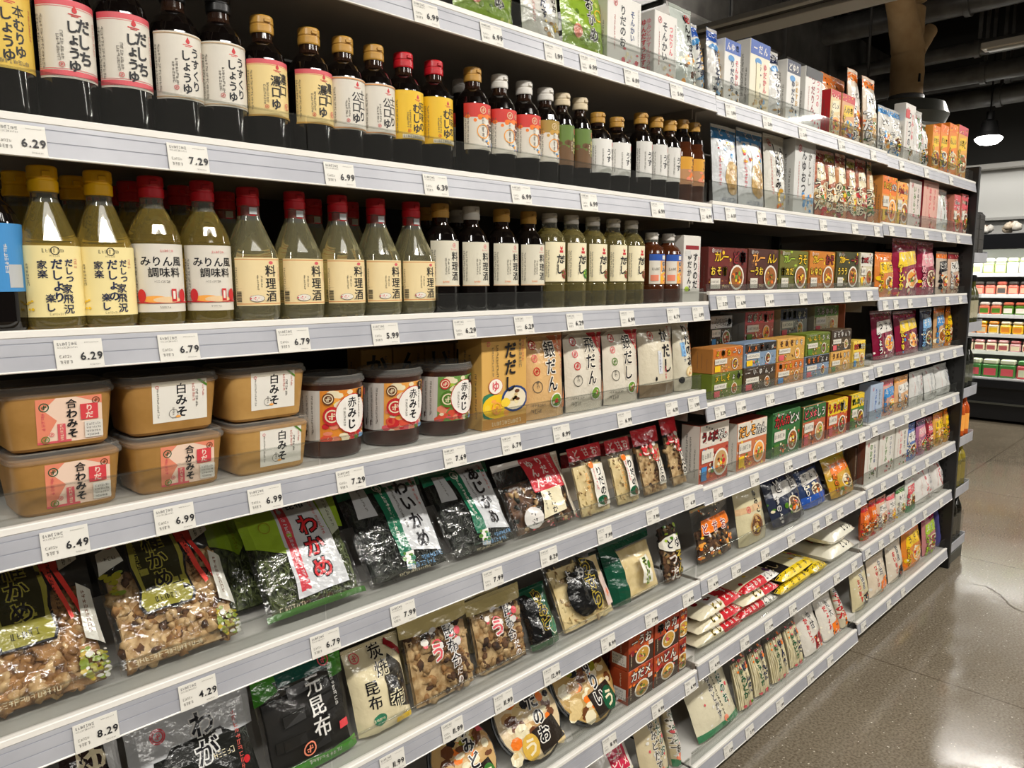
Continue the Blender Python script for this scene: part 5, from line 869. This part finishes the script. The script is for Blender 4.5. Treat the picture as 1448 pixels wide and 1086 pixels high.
# fifth shelf
row('E', 1, [('c', 989, 1030, 598, A_mix(111, 'dcd2c4', 'dred'), 'b8503a', 'red and blue curry carton with white side, nearest', dict(side='dcd6cc', dp=.06, top='3a2a24')), ('c', 1042, 1084, 594, A_mix(112, 'e0d8c8', 'lorange'), 'c8744a', 'orange curry carton with white side', dict(side='dcd6cc', dp=.06, top='7a2a1c')), ('c', 1092, 1131, 580, A_mix(113, '2f6a34', 'red'), '2f6a34', 'green curry carton', dict(dp=.06)), ('c', 1135, 1167, 572, A_mix(114, '2f6a34', 'rose'), 'b8603a', 'green topped curry carton with red front', dict(side='2f5a2c', top='2f5a2c', dp=.06)), ('c', 1170, 1198, 565, A_mix(115, 'e8c41c', 'red'), 'c85a2a', 'yellow topped curry carton, the nearer one', dict(side='8a2a1c', top='e0b81c', dp=.07)), ('c', 1203, 1227, 557, A_mix(116, 'e8c41c', 'leaf'), '4a7a34', 'yellow topped curry carton, the farther one', dict(side='8a2a1c', top='e0b81c', dp=.07))])
row('E', 2, [('c', 1230, 1248, 543, A_white(121, 'blue', ('sky', 'lblue', 'rose')), 'a8b8cc', 'pale blue carton first in its bay'), ('p', 1249, 1268, 537, A_snack(122, 'rose', 'sky'), 'c89a8a', 'pink and blue pouch'), ('p', 1269, 1288, 532, A_snack(123, 'lorange', 'white'), 'd8a878', 'orange and white pouch'), ('p', 1290, 1309, 525, A_white(124, 'silver', ('white', 'lgrey')), 'd0d0cc', 'silvery white pouch, nearest of three'), ('p', 1310, 1326, 521, A_white(125, 'silver', ('white', 'lgrey')), 'd0d0cc', 'silvery white pouch, middle of three', dict(lean=7)), ('p', 1328, 1350, 516, A_white(126, 'silver', ('white', 'lgrey')), 'd0d0cc', 'silvery white pouch, farthest of three', dict(lean=8, t=.06))])
# sixth shelf
bag('F', 1, 982, 1034, 'mix', A_snack(131, 'tan', 'orange')[1:3]+[('G', -.4, .5, .3, .7, 3, 'dred', 'white', 3), ('B', -.5, .1, .4, .5, .06, 26, ['orange', 'egg', 'lorange', 'white'], 4)], 'clear bag of orange snacks beside the cream bag', t_=714, lean=11, t=.05, name='snack_pack', seed=131, n=60, cs=.009, fill=.6, header='c9b88a')
row('F', 1, [('p', 1045, 1084, 690, [('R', -.5, .55, .5, .66, 'd8b48a'), ('W', .15, .5, .9, 3, 'ink', None, 4), ('F', .0, .3, .22, .2, 'tan', 'brown', ['egg', 'tan', 'cream'], 5), ('S', -.2, .6, .06, 'rose')], 'd2c8a2', 'cream snack bag with a dark bowl picture', dict(t=.05, lean=10, cat='bag')), ('p', 1088, 1134, 670, A_snack(132, 'navy', 'lgrey')+[('G', -.4, .6, .4, .85, 2, 'white', 'ink', 3)], '2c3244', 'navy snack bag with white brush lettering', dict(t=.06, lean=20, cat='bag')), ('p', 1131, 1163, 658, A_snack(133, 'ink', 'white')+[('R', -.5, 0, .5, .25, 'blue')], '2a3c62', 'black and blue snack bag', dict(t=.05, lean=20, cat='bag', y0=D+.045)), ('p', 1172, 1207, 644, A_snack(134, 'bamboo', 'orange'), 'c89a2c', 'glossy yellow snack bag', dict(t=.06, lean=20, cat='bag'))])
row('F', 2, [('c', 1203, 1211, 634, [('M', 0, .2, .8, .05, 'cream', 3)], '4a3428', 'dark brown slim box, the nearer one', dict(y0=D+.05)), ('c', 1212, 1217, 628, [('M', 0, .2, .8, .05, 'cream', 3)], '4a3428', 'dark brown slim box, the farther one', dict(y0=D+.05)), ('c', 1223, 1241, 620, A_white(141, 'leaf', ('rose', 'leaf', 'ink')), 'dad6cc', 'white vegetable print carton, nearest of three', dict(side='6a3a2c')), ('c', 1243, 1264, 609, A_white(142, 'leaf', ('rose', 'leaf', 'ink')), 'dad6cc', 'white vegetable print carton, middle of three'), ('c', 1266, 1283, 601, A_white(143, 'rose', ('rose', 'leaf', 'ink')), 'dad6cc', 'white vegetable print carton, farthest of three'), ('p', 1284, 1298, 600, A_snack(144, 'blue', 'white'), '5a78b8', 'blue and white pouch'), ('p', 1299, 1312, 594, A_snack(145, 'purple', 'pink'), 'a86a8a', 'purple and pink pouch'), ('p', 1313, 1322, 590, A_snack(146, 'dred', 'rose'), '8a2a34', 'dark red narrow pouch'), ('p', 1323, 1337, 584, A_snack(147, 'orange', 'yellow'), 'd8a04a', 'orange snack pouch, the nearer one'), ('p', 1338, 1350, 578, A_snack(148, 'orange', 'yellow'), 'd8a04a', 'orange snack pouch, the farther one')])
# seventh shelf, middle bay: packs lying in piles
def pile(l_, r_, n, th, dep, dsls, bases, look, name, cat, b=1, L='G', y0=D+.02, dx=.004):
    z = LEV[L][b]; x0, x1 = xof(l_, y0, z+n*th*.5), xof(r_, y0, z+n*th*.5); rng = random.Random(int(l_))
    for k in range(n):
        o = lying_pack(name, (x1-x0)*.99, dep, th, dsls[k % len(dsls)], bases[k % len(bases)], int(l_)+k); stand_at(o, (x0+x1)/2+rng.uniform(-dx, dx), y0+rng.uniform(0, dx), z+k*(th+.0008), R(rng.uniform(-1.5, 1.5)))
        reg(o, look if n == 1 else '%s, %s in its pile' % (look, ('lowest', 'second up', 'third up', 'fourth up')[k]), cat, L, b)
PR = [('R', .05, 0, .5, .8, 'c8202c'), ('R', -.2, .1, .05, .7, 'white'), ('G', .1, .04, .45, .16, 3, 'white', None, 3), ('G', -.2, .03, .05, .14, 2, 'ink', 'bamboo', 4), ('B', -.4, .2, .4, .8, .08, 14, ['8a1a22', 'cream', 'brown'], 5), ('W', .3, .2, .6, 2, 'white', None, 6)]
PY = [('R', -.5, 0, .1, .14, 'c8202c'), ('R', .1, 0, .5, .16, 'white'), ('G', -.4, .02, .0, .12, 4, 'white', None, 3), ('G', .1, .02, .45, .13, 3, 'ink', None, 4), ('B', -.5, .2, .5, .9, .1, 20, ['egg', 'cream', 'purple', 'c8202c'], 5)]
PB = [('R', -.5, .1, -.1, .6, 'ink'), ('R', -.5, 0, .5, .13, 'e8c820'), ('G', -.4, .02, .4, .12, 4, 'ink', None, 3), ('G', -.45, .2, -.15, .5, 2, 'c8b888', None, 4), ('B', .0, .2, .5, .8, .07, 10, ['egg', 'cream', 'rose'], 5)]
PW = [('G', .0, .03, .4, .14, 3, 'ink', None, 4), ('G', -.3, .4, .2, .7, 2, 'rose', None, 5), ('N', -.3, .3, .25, .05, 'redmicro', 3)]
pile(990, 1052, 3, .042, .16, [PR], ['d8d0b4'], 'red and white noodle pack lying flat', 'noodle_pack', 'pack')
pile(1054, 1104, 3, .040, .17, [PY, PR], ['d8cfae', 'dcd4b8'], 'red and yellow noodle pack lying flat', 'noodle_pack', 'pack')
pile(1106, 1152, 2, .044, .20, [PB], ['d8d0a8'], 'yellow and black noodle pack lying flat', 'noodle_pack', 'pack')
pile(1062, 1092, 3, .034, .12, [PW], ['d8cfae'], 'pale noodle pack lying flat in the back', 'noodle_pack', 'pack', y0=D+.235)
pile(1153, 1174, 1, .040, .22, [PB], ['e0c84a'], 'yellow noodle pack lying flat on its own', 'noodle_pack', 'pack')
pile(1108, 1130, 3, .045, .13, [PW], ['dcd8c4'], 'white flour bag lying flat behind', 'flour_bag', 'bag', y0=D+.25)
pile(1177, 1212, 2, .066, .22, [PW], ['e0dcca'], 'white flour bag lying flat at the pile end', 'flour_bag', 'bag')
row('G', 2, [('p', 1222, 1232, 716, A_snack(151, 'red', 'orange'), 'd8602a', 'small red and orange bag, nearest of three'), ('p', 1233, 1243, 708, A_snack(152, 'red', 'orange'), 'd8602a', 'small red and orange bag, middle of three'), ('p', 1244, 1257, 703, A_snack(153, 'red', 'white'), 'dcb89a', 'small red and orange bag, farthest of three'), ('p', 1258, 1270, 700, A_snack(154, 'rose', 'white'), 'dcc4bc', 'pink topped small bag'), ('p', 1271, 1283, 690, A_snack(155, 'green', 'white'), 'd8d8c8', 'green topped small bag'), ('p', 1284, 1297, 676, A_snack(156, 'lgrey', 'rose')+[('R', -.5, 0, .5, .2, '4a8a5a')], 'd4d8cc', 'white bag with green foot'), ('p', 1298, 1323, 660, A_white(157, 'rose', ('white', 'rose')), 'dedad4', 'crumpled white bag with red print, the nearer one', dict(t=.07, lean=6)), ('p', 1324, 1345, 650, A_white(158, 'rose', ('white', 'rose', 'orange')), 'dedad4', 'crumpled white bag with red print, the farther one', dict(t=.07, lean=6))])
# bottom shelf
put_pouch('H', 1, 976, 1034, 945, NC, 'd4ccb0', 'cream noodle pack with green foot beside the noodle sticks', 'noodle_pack', .05, 24, 'pack', D+.03, 44)
NS = [('W', .16, .25, .8, 3, 'navy', None, 3), ('W', -.12, .2, .75, 4, 'dgreen', None, 4), ('B', -.4, .7, .4, .92, .05, 12, ['rose', 'orange'], 5), ('B', -.4, .02, .4, .12, .04, 10, ['rose', 'leaf'], 6)]
for i, (l_, r_, t_) in enumerate(((1036, 1058, 925), (1059, 1082, 912), (1083, 1109, 895), (1110, 1130, 880))): bag('H', 1, l_, r_, 'noodle', NS, 'clear bag of straight noodle sticks', t_=t_, lean=14, t=.05, name='noodle_bag', seed=160+i, n=16, cs=.014, fill=.86)
row('H', 1, [('p', 1133, 1159, 862, A_pack(171), 'd6d0c4', 'white noodle pack with red and black brush print', dict(lean=20, t=.05, cat='pack')), ('p', 1160, 1183, 846, A_pack(172), 'd6d0c4', 'white noodle pack with red and black brush print', dict(lean=20, t=.05, cat='pack')), ('p', 1184, 1204, 828, A_pack(173), 'cfc5a8', 'cream noodle pack at the bay end', dict(lean=20, t=.05, cat='pack'))], D+.03)
row('H', 2, [('p', 1208, 1230, 808, A_pack(174), 'd0c49c', 'cream rice bag with black lettering', dict(lean=9, t=.05, cat='bag')), ('p', 1232, 1256, 788, A_pack(175), 'd8c8b0', 'pink and orange rice bag', dict(lean=9, t=.05, cat='bag')), ('p', 1258, 1279, 769, A_pack(176), 'd8ccb8', 'pale rice bag beside the orange one', dict(lean=9, t=.05, cat='bag')), ('p', 1281, 1306, 742, A_snack(177, 'orange', 'yellow'), 'd8822a', 'large orange bag', dict(lean=5, t=.06, cat='bag')), ('p', 1308, 1326, 726, A_snack(178, 'magenta', 'lgreen'), 'b87a7a', 'magenta and green bag', dict(lean=5, t=.05, cat='bag')), ('p', 1328, 1346, 711, A_snack(179, 'purple', 'blue'), '4a4a8a', 'purple bag beside the end frame', dict(lean=5, t=.05, cat='bag'))], D+.03)

# ------------------------------------------------------------------ end frame and end display
EX = 4.238
m = MB().box(EX, EX+.03, D-.012, D+.45, 0, 2.03, MT['post'], .002)
for k in range(60): m.box(EX-.0005, EX+.001, D+.03, D+.038, .15+k*.03, .165+k*.03, MT['slot'])
e = m.build('end_upright'); tag(e, 'tall black end frame closing the far end of the shelving', 'end frame')
MB().box(EX+.002, EX+.028, D+.0, D+.05, -.0, .018, MT['post'], .002).build('foot', e)
EC = EX+.034
es = MB().box(EC, EC+.02, D-.005, D+.42, .0, 1.98, MT['post'], .002).box(EC+.02, EC+.25, D+.0, D+.42, .0, .055, MT['postg'], .003).build('end_display_stand'); tag(es, 'dark end display stand behind the black end frame', 'display stand')
wood = noisy(mat('dark_stained_wood', '26231f', .5), 30, '1c1a17', '34302a')
TR = [(1.61, 'top', 'dark wooden panels'), (1.262, 'second', 'olive oil bottles'), (.926, 'third', 'dark bottles'), (.672, 'fourth', 'red sauce bottles'), (.40, 'fifth', 'yellow oil bottles'), (.105, 'lowest', 'black bottles')]
GL = dict(olive=mat('olive_bottle_glass', '4a4a22', .1), darkb=mat('dark_bottle_glass', '1c1d16', .1), sauce=mat('orange_sauce', 'b8501c', .15), oil=mat('yellow_oil', '8a7c2a', .1), blackb=mat('black_bottle_glass', '17150f', .1))
def side_bottle(kind, capc, labc, h):
    m = MB(); r = .028; m.lathe([(r*.9, 0), (r, .004), (r, h*.58), (r*.85, h*.66), (r*.42, h*.76), (r*.38, h*.88)], GL[kind], 24); o = m.build('display_bottle')
    MB().lathe([(r*.46, h*.87), (r*.48, h*.88), (r*.48, h*.985), (r*.4, h)], M(capc, 'c'), 16).build('cap', o)
    MB().lathe([(r+.0004, h*.12), (r+.0004, h*.48)], M(labc, 'p'), 24, cap=False).build('label', o); return o
for k, (z, nm, what) in enumerate(TR):
    t = MB().box(EC+.022, EC+.268, D+.0, D+.40, z-.012, z, MT['postg'], .001).box(EC+.022, EC+.272, D-.004, D+.0, z-.038, z+.012, MT['rail'], .001).box(EC+.268, EC+.274, D-.004, D+.40, z-.038, z+.02, MT['rail'], .001)
    tr = t.build('display_tray'); tag(tr, 'grey end display tray holding %s, %s of six' % (what, nm), 'tray', 'end display trays')
    if k in (1, 2, 4, 5): MB().box(EC+.03, EC+.25, D+.004, D+.008, z+.018, z+.15, MT['acrylic']).build('side_guard', tr)
    if k == 0:
        for i in (0, 1):
            w_ = MB().box(EC+.03+i*.115, EC+.138+i*.115, D+.012, D+.33, z+.0006, z+.215, wood, .012)
            for j in range(4): w_.box(EC+.045+i*.115, EC+.123+i*.115, D+.0115, D+.0125, z+.03+j*.05, z+.032+j*.05, MT['slot'])
            o = w_.build('wooden_box'); tag(o, ['dark wooden display box next to the end frame, top display tray', 'dark wooden display box at the outer edge of the top display tray'][i], 'box', 'wooden display boxes')
            MB().box(EC+.06+i*.115, EC+.108+i*.115, D+.02, D+.3, z+.215, z+.219, wood, .001).build('lid', o)
    else:
        kd = ('', 'olive', 'darkb', 'sauce', 'oil', 'blackb')[k]; hh = (0, .25, .26, .235, .25, .27)[k]
        first = side_bottle(kd, ('', 'black', 'black', 'dred', 'black', 'black')[k], ('', 'cream', '6a6a50', 'lorange', 'bamboo', '5a5244')[k], hh)
        for i in range(3):
            o = first if i == 0 else copy_tree(first); o.location = (EC+.070+i*.082, D+.040, z+.0006)
            tag(o, '%s, %s of three on the %s end display tray' % (('', 'olive green oil bottle', 'dark green bottle with black cap', 'orange sauce bottle with red cap', 'yellow oil bottle with black cap', 'black bottle with pale label')[k], ORD[i], nm), 'bottle', what+' on the end display')

# ------------------------------------------------------------------ the refrigerated case against the far wall
FX, FY0, FY1 = 9.0, -.4, 3.6
blk = mat('case_black', '16171a', .3); shv = mat('case_shelf_white', 'e4e6e6', .35); inn = mat('case_lining', '8d9088', .5)
c = MB().box(FX+.04, FX+.85, FY0, FY1, .03, .42, blk, .004).box(FX, FX+.06, FY0, FY1, .36, .46, blk, .01).box(FX+.02, FX+.05, FY0, FY1, .19, .21, MT['postg']).box(FX+.72, FX+.85, FY0, FY1, .42, 1.95, inn).box(FX+.1, FX+.85, FY0, FY1, 1.83, 1.95, blk, .004).box(FX+.08, FX+.12, FY0, FY1, 1.79, 1.95, blk, .006)
for y in (FY0, FY1-.04): c.box(FX+.05, FX+.85, y, y+.04, .03, 1.95, blk, .004)
fr = c.build('refrigerated_case'); tag(fr, 'long black refrigerated case with lit shelves against the far wall', 'refrigerator')
em = bpy.data.materials.new('case_lamp_light'); em.use_nodes = True; n_, l_ = nodes(em); n_.remove(n_['Principled BSDF']); q = n_.new('ShaderNodeEmission'); q.inputs[0].default_value = (1, .97, .9, 1); q.inputs[1].default_value = 6; l_.new(q.outputs[0], n_['Material Output'].inputs[0])
MB().box(FX+.14, FX+.17, FY0+.05, FY1-.05, 1.815, 1.829, em).build('case_lamp', fr)
area('cornice_wash', (9.78, 1.9, 2.68), (.05, 4), 7, (1, .97, .92))
area('case_light', (FX+.2, 1.9, 1.81), (.06, 2.6), 26, (1, .97, .9), (0, R(-14), 0))
area('case_front_light', (FX-.02, 1.9, 1.77), (.04, 2.6), 8, (1, .97, .9), (0, R(25), 0))
FZ = [.47, .735, .915, 1.115, 1.325, 1.545]
for k, z in enumerate(FZ):
    d0 = (.02, .16, .20, .24, .26, .28)[k]
    f = MB().box(FX+d0, FX+.72, FY0+.05, FY1-.05, z-.014, z, shv, .001).box(FX+d0-.012, FX+d0, FY0+.05, FY1-.05, z-.035, z+.004, shv, .001); f.build('case_shelf', fr)
FC = [('4a8a44', 'd8e0c0', 'rose'), ('d8a0a0', 'b05a5a', 'cream'), ('e8b82a', 'd8c8a0', 'e08a2a'), ('e0785a', 'f0e4d8', 'leaf'), ('c86a5a', '54504c', 'e8a48a'), ('e8ead8', 'b8d080', 'f0f0e4')]
FN = ['green', 'pink', 'yellow', 'orange', 'dark pink', 'pale green']; FSN = ['lowest', 'second', 'third', 'fourth', 'fifth', 'top']
rngf = random.Random(8)
def chill(c1, c2, c3, w_, h):
    m = MB().box(0, .10, -w_/2, w_/2, 0, h*.72, M(c1, 'g'), .012); o = m.build('chilled_pack')
    lb = MB().box(-.0012, .0, -w_*.38, w_*.38, h*.12, h*.5, M(c3, 'p'), .0003); lb.build('label', o)
    MB().box(.004, .096, -w_*.46, w_*.46, h*.725, h, M(c2, 'g'), .012).build('lid', o); return o
for k, z in enumerate(FZ):
    d0 = (.02, .16, .20, .24, .26, .28)[k]; h = (.19, .115, .13, .13, .135, .16)[k]; w_ = (.15, .105, .105, .105, .1, .105)[k]
    protos = [chill(FC[k][i % 3], FC[k][(i+1) % 3], FC[k][(i+2) % 3], w_-.006, h) for i in range(3)]; used = set(); y = 1.36; n = 0; names = {}
    while y < 2.42:
        i = rngf.choice([0, 0, 1, 2]); o = protos[i] if i not in used else copy_tree(protos[i]); used.add(i)
        o.location = (FX+d0+.02, y, z+.0006); y += w_+.004; n += 1
        tag(o, '%s chilled food pack, %s along the %s lit shelf of the refrigerated case' % (FN[k], (ORD+['fifteenth'])[n-1], FSN[k]), 'food pack', 'chilled packs on the %s case shelf' % FSN[k])
    for i in range(3):
        if i not in used:
            for ch in list(protos[i].children): bpy.data.objects.remove(ch)
            bpy.data.objects.remove(protos[i])
for i, (y, r_, c_) in enumerate(((1.45, .06, 'tan'), (1.68, .075, 'lgrey'), (1.93, .07, 'd8c8b0'), (2.16, .06, 'white'))):
    rg = random.Random(i); m = MB()
    for k in range(5): m.blob((rg.uniform(-.03, .03), rg.uniform(-.05, .05), r_*.6+rg.uniform(-.01, .02)), (r_*.8, r_*.8, r_*.6), M((c_, 'ede6d8')[k % 2], 'g'), rg, jit=.15)
    o = m.build('wrapped_bread_bag'); mz = min(v.co.z for v in o.data.vertices); o.location = (FX+.25, y, 1.951-mz)
    MB().tube([(0, 0, r_*1.1), (0, 0, r_*1.5)], [.012, .02], M('brown', 'g')).build('tied_end', o)
    tag(o, 'crumpled %s wrapped bag on top of the refrigerated case, %s of four' % (('tan', 'grey', 'beige', 'white')[i], ORD[i]), 'bag', 'bags on top of the case')
tag(MB().box(9.86, 9.99, -4, 8, 2.70, 2.76, mat('cornice_white', 'd8d6d0', .4), .006).box(9.9, 9.999, -4, 8, 2.14, 2.17, mat('wall_rail_pale', 'bcbcb8', .5)).build('trim_1'), kind='structure')

# ------------------------------------------------------------------ overhead: strip fittings, pipes, wrapped duct, pendant
hous = mat('fitting_housing_white', 'e6dfd2', .45); dkp = noisy(mat('dark_painted_pipe', '55534f', .4), 8, '4a4845', '605e5a'); emt = em.copy(); emt.name = 'strip_tube_light'; emt.node_tree.nodes['Emission'].inputs[1].default_value = 9
WH = {-.70: 'over the middle of the aisle', -3.3: 'over the far side of the aisle'}
for i, (sx, sy, sp) in enumerate(STRIPS):
    o = MB().box(sx-1.12, sx+1.12, sy-.15, sy+.15, 3.205, 3.25, hous, .006).build('strip_light'); MB().box(sx-1.1, sx+1.1, sy-.13, sy+.13, 3.19, 3.205, emt, .006).build('tube', o)
    for dx in (-1.05, 1.05): MB().tube([(sx+dx, sy, 3.25), (sx+dx, sy, 4.6)], .004, MT['post'], 6).build('hanging_rod', o)
    tag(o, 'white strip light hanging %s, %s along its line' % (WH[sy], ORD[i % 4]), 'strip light', 'strip lights along the aisle')
o = MB().box(5.15, 5.36, -.6, 7.6, 3.26, 3.30, hous, .004).box(5.0, 5.06, -.6, 7.6, 3.275, 3.31, hous, .004).box(5.06, 5.15, -.6, 7.6, 3.29, 3.30, dkp).build('lighting_track'); tag(o, 'long pale double lighting track crossing above the shelves', 'lighting track')
for y in (.4, 1.9, 2.9): MB().tube([(5.12, y, 3.3), (5.12, y, 4.6)], .006, MT['post'], 6).build('hanging_rod', o); MB().box(5.07, 5.14, y-.03, y+.03, 3.3, 3.33, dkp, .004).build('clamp', o)
o = MB().box(6.86, 6.98, -1.6, 1.74, 3.24, 3.29, hous, .006).build('ceiling_batten'); MB().box(6.89, 6.95, -1.5, 1.70, 3.225, 3.24, shv, .004).build('diffuser', o)
for y in (-1, 1.2): MB().tube([(6.92, y, 3.29), (6.92, y, 4.6)], .005, MT['post'], 6).build('hanging_rod', o)
tag(o, 'short pale batten fitting beyond the wrapped brown duct', 'strip light')
for i, (x, z, r_) in enumerate(((8.3, 3.62, .07), (8.55, 3.45, .09), (8.8, 3.75, .06), (9.2, 3.35, .10), (9.5, 3.6, .07), (7.9, 3.95, .12))):
    p = MB().tube([(x, -3.9, z), (x, 7.8, z)], r_, dkp, 16)
    for y in np.arange(-3, 7.5, 1.7): p.tube([(x, y, z), (x, y+.05, z)], r_*1.18, dkp, 16).box(x-.01, x+.01, y, y+.03, z, 4.6, dkp)
    tag(p.build('ceiling_pipe'), 'dark pipe running across under the far ceiling, %s of six' % ORD[i], 'pipe', 'dark pipes under the ceiling')
for i, (y, z, r_) in enumerate(((1.15, 4.0, .05), (1.42, 4.05, .06))): tag(MB().tube([(2, y, z), (9.9, y, z)], r_, dkp, 12).box(5.0, 5.02, y-.01, y+.01, z, 4.6, dkp).box(8.0, 8.02, y-.01, y+.01, z, 4.6, dkp).build('ceiling_conduit'), ['dark conduit running along the aisle under the ceiling, thinner one', 'dark conduit running along the aisle under the ceiling, thicker one'][i], 'pipe')
o = MB().box(4.6, 9.9, 3.4, 4.6, 3.55, 4.1, dkp, .02).build('air_duct')
for k in range(5): MB().box(4.98+k*1.0, 5.02+k*1.0, 3.37, 4.63, 3.52, 4.13, dkp, .008).build('flange', o)
for k in range(3): MB().box(5.3+k*1.6, 5.34+k*1.6, 3.39, 3.43, 4.0, 4.6, dkp).build('hanger_strap', o)
tag(o, 'broad dark rectangular air duct hanging behind the wrapped brown one', 'air duct')
kraft = noisy(mat('brown_wrapping', 'bc986a', .75), 5, 'ae8a5c', 'c8a678', 5, .3)
cx, cy = 7.44, 2.45
def ringed(pts, r_): 
    out, rr = [], []
    for k in range(len(pts)-1):
        for t in range(4):
            f_ = t/4; out.append(tuple(pts[k][i]*(1-f_)+pts[k+1][i]*f_ for i in range(3))); rr.append((r_[k]*(1-f_)+r_[k+1]*f_)*(1.03 if t == 0 else (1, .985, 1.0)[t-1]))
    return out+[pts[-1]], rr+[r_[-1]]
p = MB(); a_, b_ = ringed([(cx, cy, 3.08), (cx, cy, 3.3), (cx-.02, cy, 3.5), (cx-.12, cy, 3.64), (cx-.30, cy, 3.85), (cx-.5, cy, 4.6)], [.135, .135, .135, .125, .11, .105]); p.tube(a_, b_, kraft, 28)
a_, b_ = ringed([(cx+.04, cy+.02, 3.45), (cx+.11, cy+.03, 3.68), (cx+.15, cy+.03, 3.95), (cx+.15, cy+.03, 4.6)], [.12, .11, .1, .1]); p.tube(a_, b_, kraft, 24)
a_, b_ = ringed([(cx+.06, cy-.02, 3.5), (cx+.2, cy-.05, 3.62), (cx+.33, cy-.06, 3.72)], [.1, .075, .065]); p.tube(a_, b_, kraft, 20)
o = p.build('wrapped_duct'); MB().lathe([(.14, 3.06), (.15, 3.065), (.15, 3.10), (.138, 3.11)], dkp, 28, c=(cx, cy)).build('collar', o)
MB().box(cx-.07, cx-.05, cy-.131, cy-.115, 3.2, 3.27, MT['slot'], .002).build('slit', o); tag(o, 'forked brown paper wrapped duct coming down from the ceiling', 'duct')
dm = MB().lathe([(.18, 0), (.34, .03), (.38, .12), (.34, .22), (.2, .26)], MT['postg'], 32); o = dm.build('duct_plenum'); o.location = (cx-.02, cy+.02, 2.796); 
MB().tube([(0, .31, .2), (0, .31, 1.8)], .012, dkp, 8).build('hanging_rod', o); tag(o, 'dark flattened duct box under the brown wrapped duct', 'air duct')
lo = (9.1, 2.17, 2.88); o = MB().lathe([(.04, .22), (.07, .20), (.09, .10), (.105, .05)], MT['post'], 28).build('pendant_lamp'); o.location = lo
em2 = em.copy(); em2.name = 'pendant_glow'; em2.node_tree.nodes['Emission'].inputs[1].default_value = 14
MB().lathe([(.105, .052), (.128, .035), (.115, .01), (.08, -.02), (.03, -.03)], em2, 28).build('lamp_shade', o); MB().tube([(0, 0, .2), (0, 0, 1.72)], .008, MT['post'], 8).build('cord', o); MB().lathe([(.035, .21), (.035, .30)], MT['post'], 14).build('socket', o)
tag(o, 'bright pendant lamp with black housing above the refrigerated case', 'pendant lamp')
crm = mat('crack_dark', '4a4338', .8); crack = MB(); rg = random.Random(4); pts = [(4.10, .902), (4.124, .838), (4.047, .762), (3.936, .696), (3.907, .641), (3.84, .58)]
for (xa, ya), (xb, yb) in zip(pts, pts[1:]):
    for t in range(6):
        f0, f1 = t/6, (t+1)/6; q0 = Vector((xa+(xb-xa)*f0, ya+(yb-ya)*f0+.006*math.sin(9*xa+t*2.1), .0006)); q1 = Vector((xa+(xb-xa)*f1, ya+(yb-ya)*f1+.006*math.sin(9*xa+(t+1)*2.1), .0006)); d_ = (q1-q0).normalized().cross(Vector((0, 0, 1)))*.0026
        crack.add([q0-d_, q0+d_, q1+d_, q1-d_], [[0, 1, 2, 3]], crm)
tag(crack.build('floor_crack'), kind='structure')

finish_labels()
bpy.data.objects.remove(_fo)
